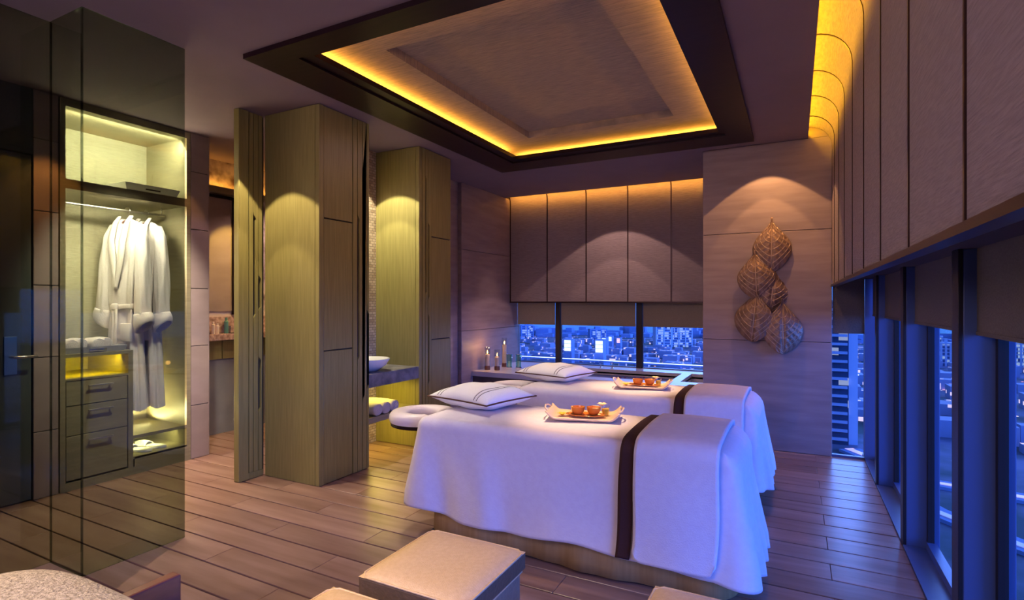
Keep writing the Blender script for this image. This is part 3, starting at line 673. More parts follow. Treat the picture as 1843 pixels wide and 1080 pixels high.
# robes on hangers
def robe(y, lab, hl):
    hg = empty('clothes_hanger', (-5.02, y, 2.0), hl, 'hanger', 'hangers on the wardrobe rail')
    bm = bmesh.new(); pts = [(-5.02+.028*math.cos(a), y, 2.172+.028*math.sin(a)) for a in [PI*1.15-k*PI*1.35/12 for k in range(13)]] 
    pts += [(-5.02, y, 2.125), (-5.02, y, 2.09)]; tube(bm, pts, .0035, 8); link('hook', bm, M_metal, hg, True)
    bm = bmesh.new(); tube(bm, [(-5.02+q*.17, y, 2.09-.075*abs(q)**1.3) for q in [k/8-1 for k in range(17)]], .011, 8); link('shoulder_bar', bm, M_red, hg, True)
    rb = empty('bathrobe', (-5.03, y, .49), lab, 'bathrobe', 'white bathrobes on the wardrobe rail')
    X = -5.03
    def body(u, v):
        a = 2*PI*u; z = 2.10-v*1.61
        if v < .05: w2 = .05+.12*(v/.05)**.6
        elif v < .12: w2 = .17+.03*((v-.05)/.07)
        else: w2 = .20-.055*min(1, (v-.12)/.35)+.035*max(0, (v-.5)/.5)
        dp = .022+.040*min(1, v/.15)-.012*math.exp(-((v-.5)/.06)**2)
        fold = (.010+.014*v)*math.sin(7*a+1.5*math.sin(3*v))+.006*math.sin(17*a+v*5)
        if v < .1: fold *= v/.1
        x = math.cos(a); s = math.sin(a)
        sx = math.copysign(abs(x)**.8, x); sy = math.copysign(abs(s)**.8, s)
        # V opening on -Y side
        dent = 0
        if s < 0 and v < .36:
            hw = .30*(1-v/.36)+.02
            if abs(x+.05) < hw: dent = .045*(1-(abs(x+.05)/hw)**2)
        zz = z + (.012*math.sin(5*a) if v > .97 else 0)
        return Vector((X+sx*(w2+fold*.6), y+sy*(dp+fold)+dent, zz))
    bm = bmesh.new(); vv = grid(bm, body, 96, 70, True); bm.faces.new([vv[i][0] for i in range(96)])
    link('robe_body', bm, M_robe, rb, True)
    for s in (-1, 1):
        P = [Vector((X+s*.12, y, 2.055)), Vector((X+s*.175, y-.01, 1.96)), Vector((X+s*.198, y-.015, 1.75)), Vector((X+s*.205, y-.02, 1.52)), Vector((X+s*.215, y-.03, 1.30))]
        def sl(u, v, P=P, s=s):
            t = v*4; i = min(3, int(t)); f_ = t-i; c = P[i].lerp(P[i+1], f_)
            a = 2*PI*u; r = .046+.016*min(1, v*1.3); k = 1+.10*math.sin(4*a+6*v)+.05*math.sin(9*a-9*v)
            return c+Vector((math.cos(a)*r*k*.95, math.sin(a)*r*k*.9, 0))
        bm = bmesh.new(); grid(bm, sl, 32, 30, True); link('sleeve', bm, M_robe, rb, True)
        def cu(u, v, s=s):
            a = 2*PI*u; r = .066+.004*math.sin(2*a)+(.006 if .25 < v < .75 else 0); z = 1.32-.115*v-.02*s
            tilt = s*math.cos(a)*.04*(v+.3)
            return Vector((X+s*(.215+.02*v)+math.cos(a)*r, y-.030+math.sin(a)*r*.8, z+tilt))
        bm = bmesh.new(); grid(bm, cu, 32, 6, True); o = link('cuff', bm, M_robe, rb, True); solid(o, .012)
    # shawl collar
    for s in (-1, 1):
        def co(u, v, s=s):
            z = 2.125-u*.62; xo = (.055+.02*math.sin(PI*u))*(1-u)*s-.015*u-.01*s*u; wd = .050*(.45+.9*math.sin(PI*min(1, u*.85+.1)))
            yy = y-.024-.044*min(1, u*3)-.010*math.sin(PI*v)
            if u < .1: yy += (.1-u)*.3
            return Vector((X-.012+xo+s*wd*(v-.15), yy-(.006 if s > 0 else 0), z))
        bm = bmesh.new(); grid(bm, co, 24, 6); o = link('collar', bm, M_robe, rb, True); solid(o, .012)
    def be(u, v):
        a = 2*PI*u; w2 = .158; return Vector((X+math.cos(a)*(w2+.008*math.sin(7*a)), y+math.sin(a)*(.064+.005*math.sin(5*a)), 1.375-.045*v+.01*math.cos(a)))
    bm = bmesh.new(); grid(bm, be, 48, 3, True); o = link('belt', bm, M_robe, rb, True); solid(o, .014)
    bm = bmesh.new(); addbox(bm, X-.06, X-.005, y-.098, y-.062, 1.325, 1.385, .015, 3); link('belt_knot', bm, M_robe, rb, True)
    for dx, L_ in ((-.045, .52), (-.012, .46)):
        def ta(u, v, dx=dx, L_=L_): return Vector((X+dx+.01*math.sin(u*5)+(v-.5)*.030, y-.092+.004*math.cos(u*7), 1.34-u*L_))
        bm = bmesh.new(); grid(bm, ta, 14, 2); o = link('belt_tail', bm, M_robe, rb, True); solid(o, .010)
    bm = bmesh.new(); addbox(bm, X+.035, X+.14, y-.088, y-.060, 1.07, 1.22, .008, 2); link('pocket', bm, M_robe, rb, True, autos=40)
    rb.rotation_euler.z = R(11); hg.rotation_euler.z = R(11)
robe(2.585, 'white bathrobe hanging in wardrobe, front one with belt knot visible', 'metal hook hanger carrying the front bathrobe')
robe(2.735, 'white bathrobe hanging in wardrobe, rear one nearest the right side panel', 'metal hook hanger carrying the rear bathrobe')

# ---- door behind the glass
dr = empty('door_1', (-4.75, 1.4, 0), kind='structure')
box('door_leaf', -4.80, -4.765, .95, 1.832, .01, 2.43, M_door, dr, bev=.002, seg=1)
box('handle_plate', -4.766, -4.755, 1.68, 1.75, .90, 1.16, mat('plate_steel', (.25, .40, .60), .3, .9), dr, bev=.002, seg=1)
bm = bmesh.new(); tube(bm, [(-4.76, 1.715, 1.02), (-4.70, 1.715, 1.02), (-4.695, 1.74, 1.02), (-4.695, 1.84, 1.02)], .009, 10); link('door_handle', bm, M_metal, dr, True)
struct(boxes('wall_door_side', [(-5.44, -4.77, -1.5, .95, 0, 2.9), (-5.44, -4.76, .94, 1.842, 2.44, 2.9), (-4.9, -4.81, .95, 1.84, 0, 2.44)], M_door))
# ---- smoked glass partition
gp = empty('glass_partition', (-3.3, 1.44, 0), kind='structure')
box('glass_pane', -3.222, -3.210, 1.44, 1.965, .002, 2.899, M_smoke, gp)
box('glass_pane', -3.54, -3.2225, 1.44, 1.452, .002, 2.899, M_smoke, gp)
box('glass_pane', -3.552, -3.5405, .62, 1.452, .002, 2.899, M_smoke, gp)
box('glass_pane', -3.552, -3.5405, -1.45, .614, .002, 2.899, M_smoke, gp)

# ================================================================== BATHROOM VIEW
bv = empty('bath_vanity', (-5.4, 4.5, 0), 'long marble topped vanity seen through the corridor opening', 'vanity')
box('end_panel', -5.44, -5.42, 3.20, 6.1, 0, .78, M_panel, bv)
for k in range(4): box('vanity_drawer', -5.44, -5.412, 3.20+.52*k, 3.71+.52*k, .79, .985, M_olive, bv, bev=.002, seg=1)
box('marble_top', -5.44, -5.36, 3.18, 6.1, .99, 1.06, M_marbled, bv, bev=.004)
box('backsplash', -5.44, -5.425, 3.18, 6.1, 1.06, 1.24, M_marbled, bv)
mi_ = empty('wall_mirror', (-5.43, 4.2, 1.3), 'tall framed bathroom mirror with warm light above, seen through corridor', 'mirror')
box('mirror_glass', -5.438, -5.43, 3.18, 3.84, 1.30, 2.50, M_stonet, mi_); box('frame_side', -5.438, -5.41, 3.84, 3.872, 1.26, 2.53, M_dark, mi_); box('frame_top', -5.438, -5.41, 3.18, 3.84, 2.50, 2.53, M_dark, mi_)
box('frame_side', -5.438, -5.41, 3.93, 3.96, 1.26, 2.53, M_dark, mi_)
tag(box('bath_ledge', -5.438, -5.36, 3.18, 6.1, 2.545, 2.61, M_olive2), 'thin lit ledge above the bathroom mirror', 'ledge')
area((-5.39, 4.2, 2.62), (-5.44, 4.2, 2.9), 2.5, OR, 1.8, .02, (0, 1, 0))
for k, (y, h, r, m_, nm) in enumerate(((3.60, .13, .017, M_wax, 'slim pink toiletry bottle, leftmost on the bathroom vanity'), (3.645, .11, .017, M_wax, 'short pink toiletry bottle, second on the bathroom vanity'), (3.745, .17, .022, mat('teal_bottle', (.15, .38, .33), .3), 'teal toiletry bottle, tallest on the bathroom vanity'))):
    b_ = empty('toiletry_bottle', (-5.39, y, 1.06), nm, 'bottle', 'toiletries on the bathroom vanity')
    link('bottle_body', lathe(bmesh.new(), [(r, 0), (r, h*.75), (r*.5, h*.82)], (-5.39, y, 1.061), 16), m_, b_, True, autos=40)
    link('cap', lathe(bmesh.new(), [(r*.6, h*.82), (r*.6, h)], (-5.39, y, 1.061), 16), m_, b_, True, autos=40)
bk = empty('toiletry_basket', (-5.39, 3.82, 1.06), 'small brown box of toiletries on the bathroom vanity', 'box')
boxes('box_sides', [(-5.422, -5.366, 3.78, 3.785, 1.061, 1.14), (-5.422, -5.366, 3.90, 3.905, 1.061, 1.14), (-5.422, -5.418, 3.785, 3.90, 1.061, 1.14), (-5.37, -5.366, 3.785, 3.90, 1.061, 1.14), (-5.422, -5.366, 3.78, 3.905, 1.061, 1.066)], M_marbled, bk)
spot((-4.55, 2.9, 2.87), (-4.73, 3.05, .3), 14, 36, (1, .5, .15), .4)

# ================================================================== MASSAGE TABLES
CX, HL, YC, HW, ZT = -1.115, .905, 2.965, .345, .70
def sheet_side(z):            # outward flare as it drops
    t = (ZT-z)/(ZT-.15); return .085*t**1.3
def rrect(p, hx, hy, rc):
    """point and outward normal at perimeter fraction p (starts mid right side, counter-clockwise)"""
    Ls = [2*(HW-.1), .16, 2*(HL-.1), .16, 2*(HW-.1), .16, 2*(HL-.1), .16]; T = sum(Ls); q = (p % 1)*T
    k = 0
    while q > Ls[k]: q -= Ls[k]; k += 1
    f = q/Ls[k]; ax, ay = hx-rc, hy-rc
    cs = [(1, 1), (-1, 1), (-1, -1), (1, -1)]
    if k % 2 == 0:
        j = k//2; s_ = 2*f-1
        return ((hx, s_*ay, 1, 0), (-s_*ax, hy, 0, 1), (-hx, -s_*ay, -1, 0), (s_*ax, -hy, 0, -1))[j]
    j = k//2; a = (j+f)*PI/2; c, s_ = math.cos(a), math.sin(a); sx, sy = cs[j]
    return (sx*ax+rc*c, sy*ay+rc*s_, c, s_)
def mk_table(DY, which):
    yc = YC+DY; pos = 'front' if DY == 0 else 'rear'
    mt = empty('massage_table', (CX, yc, 0), 'white padded massage table with face cradle, %s' % ('nearest the ottomans' if DY == 0 else 'nearest the bath platform'), 'massage table', 'massage tables')
    def sk(u, v):
        x, y_, nx, ny = rrect(u, HL-.06, HW-.04, .12); q = u*2*PI
        k = .005*math.sin(22*q)+.016*math.sin(6*q+1)+.02*v; return Vector((CX+x+nx*k, yc+y_+ny*k, .62-v*.60))
    bm = bmesh.new(); vv = grid(bm, sk, 320, 6, True); bm.faces.new([vv[i][6] for i in range(320)]); bm.faces.new([vv[i][0] for i in range(320)])
    link('valance', bm, M_skirt, mt, True)
    box('plinth', CX-HL+.08, CX+HL-.08, yc-HW+.06, yc+HW-.06, .001, .03, M_joint, mt)  # dark block, its colour stands in for the shadow under the valance
    bm = addbox(bmesh.new(), CX-HL+.05, CX+HL-.10, yc-HW+.04, yc+HW-.04, .61, ZT-.012, .04, 4); link('mattress', bm, M_pad, mt, True)
    # face cradle: horseshoe
    cx_, cy_ = -2.19, yc-.03; pts = []
    bm = bmesh.new(); n = 40; prof = [(-.062, -.030), (-.066, -.01), (-.062, .015), (-.045, .032), (0, .040), (.045, .032), (.060, .012), (.062, -.012), (.055, -.030)]
    rings = []
    for k in range(n+1):
        a = R(42)+R(276)*k/n; c, s = math.cos(a), math.sin(a)
        bx_, by_ = (.160*c, .165*s)
        if k == 0 or k == n: sc = .75
        else: sc = 1
        rings.append([bm.verts.new((cx_+bx_+c*p*sc, cy_+by_+s*p*sc, .645+q*sc)) for p, q in prof])
    m_ = len(prof)
    for a, b in zip(rings, rings[1:]):
        for i in range(m_): bm.faces.new((a[i], a[(i+1) % m_], b[(i+1) % m_], b[i]))
    bm.faces.new(rings[0]); bm.faces.new(rings[-1])
    link('face_cradle', bm, M_pad, mt, True, autos=50)
    bm = bmesh.new(); rings = []
    for k in range(n+1):
        a = R(30)+R(300)*k/n; c, s = math.cos(a), math.sin(a)
        rings.append([bm.verts.new((cx_+.155*c+c*p, cy_+.15*s+s*p, z)) for p, z in ((-.055, .612), (.060, .612), (.060, .590), (-.055, .590))])
    for a, b in zip(rings, rings[1:]):
        for i in range(4): bm.faces.new((a[i], a[(i+1) % 4], b[(i+1) % 4], b[i]))
    bm.faces.new(rings[0]); bm.faces.new(rings[-1]); link('cradle_frame', bm, M_dark, mt)
    box('cradle_arm', -2.10, -2.0, yc-.12, yc+.08, .60, .62, M_dark, mt)
    # sheet
    ph = DY*2.1
    NA, NT = 420, 48
    def pt(p, v):
        x0, y0, nx, ny = rrect(p, HL, HW, .05); X_, Y_ = x0, y0
        we = nx*nx; wf = ny*ny; lf = .5-.5*math.tanh((X_+.30)*4); right = max(0, nx)
        rb_ = .05+.06*right
        if v < .2:
            k = v/.2; x, y_, _, _ = rrect(p, HL-rb_, HW-.05, .03); x *= k; y_ *= k
            return Vector((CX+x, yc+y_, ZT+.012*math.cos(min(1, abs(y_)/HW)*PI/2)+.004*math.sin(x*9)*math.cos(y_*8)))
        if v < .32:
            b = (v-.2)/.12*PI/2; x, y_, _, _ = rrect(p, HL-rb_+rb_*math.sin(b), HW-.05+.05*math.sin(b), .03+.03*math.sin(b))
            return Vector((CX+x, yc+y_, ZT-rb_+rb_*math.cos(b)+.004*(1-b/(PI/2))+.001))
        t = (v-.32)/.68
        hem = .160+.012*math.sin(X_*5+1+ph)+.006*math.sin(X_*13)+.045*max(0, -X_-.35)-.035*right+.012*math.sin(Y_*9)*we
        z = (ZT-rb_)+(hem-(ZT-rb_))*t; tt = t**1.2
        f = we*(.026*math.sin(Y_*36+1+ph)+.009*math.sin(Y_*75+ph)+.010)+wf*(.024*lf*math.sin(X_*12+.8+ph*.6)+.003*math.sin(X_*7+2)+.005*lf*math.sin(X_*29+z*3))
        cor = 4*we*wf; f += cor*.022
        fl_ = (.060-.010*right)*we*tt+.045*wf*tt
        x, y_, _, _ = rrect(p, HL, HW, .06+.05*t)
        return Vector((CX+x+nx*(fl_+f*min(1, t*1.2)), yc+y_+ny*(fl_+f*min(1, t*1.2)), z))
    rb_ = .05
    bm = bmesh.new(); cen = bm.verts.new((CX, yc, ZT+.012)); rg = []
    for i in range(NA): rg.append([bm.verts.new(pt(i/NA, j/NT)) for j in range(1, NT+1)])
    for i in range(NA):
        A, B = rg[i], rg[(i+1) % NA]; bm.faces.new((cen, A[0], B[0]))
        for j in range(NT-1): bm.faces.new((A[j], A[j+1], B[j+1], B[j]))
    o = link('bed_sheet', bm, M_cloth, None, True); solid(o, .004, 1)
    tag(o, 'white lavender sheet draped over the %s massage table' % pos, 'sheet', 'sheets on the massage tables')
    # over-layers: brown band and folded blanket, following the sheet's cross-section
    def section(x, v, off):
        """v 0 front hem .. 1 back hem at station x (world)"""
        xx = (x-CX)
        segs = []
        def side(sgn, t):
            a = math.atan2(sgn*1.0, .0)  # filler
            fl_ = .10*t**1.2*.45; z = (ZT-rb_)+(.165-(ZT-rb_))*t
            wob = .006*math.sin(xx*14+sgn)*t
            return Vector((x, yc+sgn*(HW+fl_+off+wob), z))
        if v < .36: return side(-1, 1-v/.36)
        if v > .64: return side(1, (v-.64)/.36)
        q = (v-.36)/.28
        if q < .18:
            b = (1-q/.18)*PI/2; return Vector((x, yc-(HW-rb_)-(rb_+off)*math.sin(b), ZT-rb_+(rb_+off)*math.cos(b)+.004))
        if q > .82:
            b = (q-.82)/.18*PI/2; return Vector((x, yc+(HW-rb_)+(rb_+off)*math.sin(b), ZT-rb_+(rb_+off)*math.cos(b)+.004))
        s = ((q-.18)/.64-.5)*2; return Vector((x, yc+s*(HW-rb_), ZT+off+.004+.014*math.cos(abs(s)*(HW-rb_)/HW*PI/2)))
    def layer(name, x0, x1, off, th, m, nseg, lab, cat, shift, rnd_):
        def fn(u, v):
            x = x0+(x1-x0)*u; vv_ = v
            p = section(x, vv_, off)
            if p.z < .40:   # rounded lower corners and lateral drift
                pass
            dropt = max(0, (ZT-p.z)/(ZT-.165))
            p.x += shift*dropt + .010*math.sin(dropt*5+x*3)*dropt
            if rnd_:
                eu = min(u, 1-u)*abs(x1-x0); 
                if dropt > .85 and eu < .05: p.z += (dropt-.85)/.15*(.05-math.sqrt(max(0, .05**2-(.05-eu)**2)))*1.0
            if rnd_:
                p.z += .006*math.sin(PI*u)
            return p
        bm = bmesh.new(); grid(bm, fn, nseg, 110); o = link(name, bm, m, None, True); solid(o, th, 0)
        tag(o, lab, cat)
    layer('bed_runner', -.755, -.685, .018, .008, M_brown, 4, 'narrow dark brown band across the %s massage table' % pos, 'runner', -.02, False)
    layer('blanket', -.685, -.300, .026, .020, M_clothb, 24, 'thick white folded blanket over the foot of the %s massage table' % pos, 'blanket', -.005, True)
mk_table(0, 0); mk_table(1.33, 1)

# pillows
def pillow(c, hx, hy, H, rot, lab):
    p_ = empty('pillow', c, lab, 'pillow', 'striped pillows on the massage tables')
    Rm = Matrix.Rotation(R(rot), 3, 'Z'); c = Vector(c); n = 28
    def shape(s, t, sg):
        k = (1-abs(s)**2.6)*(1-abs(t)**2.6); k = max(0, k)**.55
        px_ = s*hx*(1-.10*(1-abs(s)**1)*0-.07*(1-t*t)*abs(s)**2*1.0); py_ = t*hy*(1-.07*(1-s*s)*abs(t)**2)
        z = H*.42+ (sg*H*.58*k if sg > 0 else sg*H*.42*min(1, k*1.25))
        w_ = .004*math.sin(9*s+4*t)*k
        return c+Rm @ Vector((px_, py_, z+w_))
    def top(u, v): return shape(2*u-1, 2*v-1, 1)
    def bot(u, v): return shape(2*u-1, 2*v-1, -1)
    bm = bmesh.new(); grid(bm, top, n, n); grid(bm, bot, n, n); bmesh.ops.remove_doubles(bm, verts=bm.verts, dist=.0005)
    link('pillow_cover', bm, M_white, p_, True)
    # piping
    pts = []
    for k in range(4*20):
        e_ = k//20; f_ = (k % 20)/20*2-1; s, t = ((f_, -1), (1, f_), (-f_, 1), (-1, -f_))[e_]; pts.append(shape(s, t, 1))
    bm = bmesh.new(); tube(bm, pts, .005, 6, True); link('piping', bm, M_pipe, p_, True)
    for s0 in (-.70, -.60, .52, .62):
        def st_(u, v, s0=s0): q = shape(s0+(v-.5)*.022, u*1.96-.98, 1); q.z += .0025; return q
        bm = bmesh.new(); grid(bm, st_, 26, 1); link('stripe', bm, M_stripe, p_, True)
pillow((-1.83, 3.09, .722), .27, .235, .135, -14, 'white pillow with grey double stripes and brown piping on the front massage table')
pillow((-1.86, 4.42, .722), .27, .235, .135, -14, 'white pillow with grey double stripes and brown piping on the rear massage table')

# spa trays
def spatray(cx_, cy_, rot, pos):
    Z = .722; Rm = Matrix.Rotation(R(rot), 3, 'Z'); c = Vector((cx_, cy_, Z))
    t_ = empty('serving_tray', (cx_, cy_, Z), 'pale curved-end tray with bowls on the %s massage table' % pos, 'tray', 'serving trays on the massage tables')
    def T(x, y, z): return c+Rm @ Vector((x, y, z))
    def fn(u, v):
        x = (u-.5)*.44; y = (v-.5)*.25; k = max(0, (abs(x)-.15)/.07); z = .006+.040*k**1.7; e_ = max(0, (abs(y)-.105)/.02); z += .010*e_*e_
        return T(x-math.copysign(.012*k, x), y, z)
    bm = bmesh.new(); grid(bm, fn, 36, 16); o = link('tray_body', bm, M_traym, t_, True); solid(o, .008, 0)
    for s in (-1, 1):
        bm = bmesh.new(); tube(bm, [T(s*.205, -.07, .046), T(s*.222, -.05, .060), T(s*.228, 0, .066), T(s*.222, .05, .060), T(s*.205, .07, .046)], .005, 8); link('handle', bm, M_traym, t_, True)
    def place(name, x, y, lab, cat):
        p = T(x, y, 0.012); return empty(name, p, lab, cat), p
    sc, p = place('saucer', .01, -.02, 'small leaf-shaped orange dish under the bowls on the %s tray' % pos, 'dish')
    bm = bmesh.new()
    def sa(u, v): a = 2*PI*u; r = v; return p+Rm @ Vector((.115*r*math.cos(a), .060*r*math.sin(a), .006+.010*r**3))
    grid(bm, sa, 36, 6, True); bmesh.ops.remove_doubles(bm, verts=bm.verts, dist=.0004); o = link('dish', bm, M_amber, sc, True); solid(o, .003, 1)
    for k, (x, y, nm) in enumerate(((-.035, -.01, 'left'), (.055, .0, 'right'))):
        b_, p2 = place('spa_bowl', x, y, '%s of two amber bowls on the %s massage table tray' % (nm, pos), 'bowl'); b_['group'] = 'amber bowls on the trays'
        p2 = p2+Vector((0, 0, .008))
        link('bowl', lathe(bmesh.new(), [(.014, 0), (.024, .002), (.037, .022), (.042, .046), (.039, .046), (.033, .024), (.018, .010), (.002, .009)], p2, 28), M_amber, b_, True, autos=60)
        link('bowl_filling', lathe(bmesh.new(), [(.034, .030), (.030, .036+.006*k), (.014, .040+.010*k), (.002, .042+.010*k)], p2, 20), M_orange, b_, True)
    g_, p3 = place('candle_glass', .12, .035, 'small glass with pale flower beside the bowls on the %s tray' % pos, 'glass')
    link('glass_cup', lathe(bmesh.new(), [(.020, 0), (.026, .055), (.024, .055), (.018, .004)], p3, 20), M_clear, g_, True, autos=50)
    link('candle_wax', lathe(bmesh.new(), [(.018, .003), (.021, .04), (.002, .041)], p3, 16), M_petaly, g_, True, autos=50)
    def flower(name, ctr, m, lab, s):
        f_ = empty(name, ctr, lab, 'flower')
        for k in range(5):
            a0 = 2*PI*k/5
            def pe(u, v, a0=a0):
                l = u*.032*s; w_ = .013*s*math.sin(PI*min(1, u*.9+.08))**.7*(v-.5)*2
                return Vector(ctr)+Vector((l*math.cos(a0)-w_*math.sin(a0), l*math.sin(a0)+w_*math.cos(a0), .004+.016*s*math.sin(u*1.8)+.003*(v-.5)**2))
            bm = bmesh.new(); grid(bm, pe, 6, 4); o = link('petal', bm, m, f_, True); solid(o, .0012)
    flower('frangipani_flower', tuple(T(.10, .055, .058)), M_petalw, 'cream flower resting by the glass on the %s tray' % pos, 1.0)
    flower('yellow_flower', tuple(T(-.125, -.03, .010)), M_petaly, 'yellow flower at the left end of the %s tray' % pos, .9)
    lamp('POINT', 'tealight', T(.06, .10, .09), .30, (1, .45, .12), shadow_soft_size=.02)
spatray(-1.09, 3.01, 14, 'front'); spatray(-1.07, 4.30, 10, 'rear')

# ================================================================== OTTOMANS
def ottoman(x0, y0, lab, s=.44, m1=M_tan):
    o = empty('ottoman', (x0+s/2, y0+s/2, 0), lab, 'ottoman', 'tan leather cube ottomans')
    x1, y1 = x0+s, y0+s
    box('ottoman_base', x0+.015, x1-.015, y0+.015, y1-.015, .02, .365, M_tanb, o, bev=.008, seg=2)
    box('foot_plinth', x0+.04, x1-.04, y0+.04, y1-.04, .001, .022, M_trim, o)
    box('seat_band', x0, x1, y0, y1, .370, .434, M_tand, o, bev=.006, seg=2)
    def top(u, v):
        a, b = 2*u-1, 2*v-1; k = max(0, (1-abs(a)**5)*(1-abs(b)**5))
        q = 1-.004/s*0
        return Vector((x0+s*u, y0+s*v, .434+.022*k**.7+.004*math.sin(5*u+2)*math.sin(4*v)*k))
    bm = bmesh.new(); grid(bm, top, 26, 26); addbox(bm, x0+.004, x1-.004, y0+.004, y1-.004, .428, .433); link('seat_cushion', bm, m1, o, True, autos=45)
    c = [(x0+.003, y0+.003), (x1-.003, y0+.003), (x1-.003, y1-.003), (x0+.003, y1-.003)]
    for z in (.436, .371):
        pts = []
        for k in range(4):
            a, b = c[k], c[(k+1) % 4]
            for j in range(8): f_ = (j+.5)/8; pts.append((a[0]+(b[0]-a[0])*f_, a[1]+(b[1]-a[1])*f_, z))
        bm = bmesh.new(); tube(bm, pts, .0042, 6, True); link('piping', bm, m1, o, True)
    return o
ottoman(-1.36, 1.445, 'tan leather cube ottoman with brown band, foremost in the centre')
ottoman(-1.386, .915, 'tan leather ottoman cut off by bottom photo edge, left of centre one')
ottoman(-.42, 1.425, 'tan leather ottoman at the foot of the front massage table, right side')

# armchair at lower left
ac = empty('armchair', (-1.75, .55, 0), 'armchair with fuzzy beige boucle cushion and red wood arm at bottom left', 'armchair')
def cush(u, v):
    a = 2*PI*u; b = PI*(v-.5); c, s = math.cos(a), math.sin(a); e_ = .55
    cb, sb_ = math.cos(b), math.sin(b)
    return Vector((-1.60+math.copysign(abs(c)**e_, c)*.40*cb**.5, .47+math.copysign(abs(s)**e_, s)*.35*cb**.5, .53+.17*math.copysign(abs(sb_)**.8, sb_)))
bm = bmesh.new(); grid(bm, cush, 80, 40, True); bmesh.ops.remove_doubles(bm, verts=bm.verts, dist=.0006); link('boucle_cushion', bm, M_fur, ac, True)
box('seat_base', -2.16, -1.40, .08, .76, .12, .35, M_tand, ac, bev=.02)
bm = bmesh.new(); addbox(bm, -1.64, -1.60, .62, .97, .10, .60, .006, 2); link('arm_panel', bm, M_red, ac)
for x, y in ((-2.10, .14), (-1.50, .14), (-2.10, .68), (-1.50, .68)): box('leg', x-.02, x+.02, y-.02, y+.02, .001, .13, M_red, ac)

# ================================================================== CITY OUTSIDE
def citymat():
    m = bpy.data.materials.new('city_ground'); m.use_nodes = True; t = m.node_tree; b = t.nodes['Principled BSDF']; b.inputs['Roughness'].default_value = .9
    tc = t.nodes.new('ShaderNodeTexCoord'); n = t.nodes.new('ShaderNodeTexNoise'); n.inputs['Scale'].default_value = .03; n.inputs['Detail'].default_value = 8
    r = t.nodes.new('ShaderNodeValToRGB'); r.color_ramp.elements[0].position = .4; r.color_ramp.elements[1].position = .62; r.color_ramp.elements[0].color = (.05, .09, .08, 1); r.color_ramp.elements[1].color = (.28, .24, .34, 1)
    t.links.new(tc.outputs['Object'], n.inputs[0]); t.links.new(n.outputs[0], r.inputs[0]); t.links.new(r.outputs[0], b.inputs['Base Color'])
    vo = t.nodes.new('ShaderNodeTexVoronoi'); vo.inputs['Scale'].default_value = .11; t.links.new(tc.outputs['Object'], vo.inputs['Vector'])
    lt = t.nodes.new('ShaderNodeMath'); lt.operation = 'LESS_THAN'; lt.inputs[1].default_value = .13; t.links.new(vo.outputs['Distance'], lt.inputs[0])
    n2 = t.nodes.new('ShaderNodeTexNoise'); n2.inputs['Scale'].default_value = .012; t.links.new(tc.outputs['Object'], n2.inputs[0])
    gt = t.nodes.new('ShaderNodeMapRange'); gt.inputs[1].default_value = .48; gt.inputs[2].default_value = .60; t.links.new(n2.outputs[0], gt.inputs[0])
    mu = t.nodes.new('ShaderNodeMath'); mu.operation = 'MULTIPLY'; t.links.new(lt.outputs[0], mu.inputs[0]); t.links.new(gt.outputs[0], mu.inputs[1])
    m2 = t.nodes.new('ShaderNodeMath'); m2.operation = 'MULTIPLY'; m2.inputs[1].default_value = 3.5; t.links.new(mu.outputs[0], m2.inputs[0])
    hs = t.nodes.new('ShaderNodeMix'); hs.data_type = 'RGBA'; hs.inputs[6].default_value = (1, .35, .25, 1); hs.inputs[7].default_value = (.8, .75, 1, 1)
    sp_ = t.nodes.new('ShaderNodeSeparateColor'); t.links.new(vo.outputs['Color'], sp_.inputs[0]); t.links.new(sp_.outputs[0], hs.inputs[0])
    t.links.new(hs.outputs[2], b.inputs['Emission Color']); t.links.new(m2.outputs[0], b.inputs['Emission Strength'])
    return m
bm = bmesh.new(); lathe(bm, [(1100, -.1), (1100, 0)], (0, 0, -60), 96); struct(link('ground', bm, citymat(), None, origin='zero'))
def facademat(name, wall, wc, prob, est, ww=3.4, hh=3.2):
    m = bpy.data.materials.new(name); m.use_nodes = True; t = m.node_tree; b = t.nodes['Principled BSDF']; b.inputs['Roughness'].default_value = .7; b.inputs['Base Color'].default_value = (*wall, 1)
    oi = t.nodes.new('ShaderNodeTexCoord'); wn = t.nodes.new('ShaderNodeTexWhiteNoise'); sc_ = t.nodes.new('ShaderNodeVectorMath'); sc_.operation = 'DIVIDE'; sc_.inputs[1].default_value = (ww, ww, hh)
    fl_ = t.nodes.new('ShaderNodeVectorMath'); fl_.operation = 'FLOOR'; t.links.new(oi.outputs['Object'], sc_.inputs[0]); t.links.new(sc_.outputs[0], fl_.inputs[0]); t.links.new(fl_.outputs[0], wn.inputs['Vector'])
    gt = t.nodes.new('ShaderNodeMath'); gt.operation = 'GREATER_THAN'; gt.inputs[1].default_value = 1-prob; t.links.new(wn.outputs['Value'], gt.inputs[0])
    mu = t.nodes.new('ShaderNodeMath'); mu.operation = 'MULTIPLY'; mu.inputs[1].default_value = est; t.links.new(gt.outputs[0], mu.inputs[0])
    b.inputs['Emission Color'].default_value = (*wc, 1); t.links.new(mu.outputs[0], b.inputs['Emission Strength']); return m
F_win = facademat('tower_windows', (.10, .16, .30), (.55, .75, 1.0), .45, .55)
F_wall = mat('tower_wall', (.55, .62, .75), .8)
F_dim = mat('baked_haze_wall', (.30, .38, .60), .9)  # distance haze painted into the blue wall colour
F_lit = emat('lit_facade', (.75, .85, 1.0), 1.6)
F_lit2 = emat('lit_facade_warm', (1.0, .55, .5), 1.4)
F_band = mat('balcony_white', (.40, .46, .6), .7)
F_win2 = facademat('near_tower_windows', (.03, .05, .10), (.6, .7, 1.0), .10, .5)
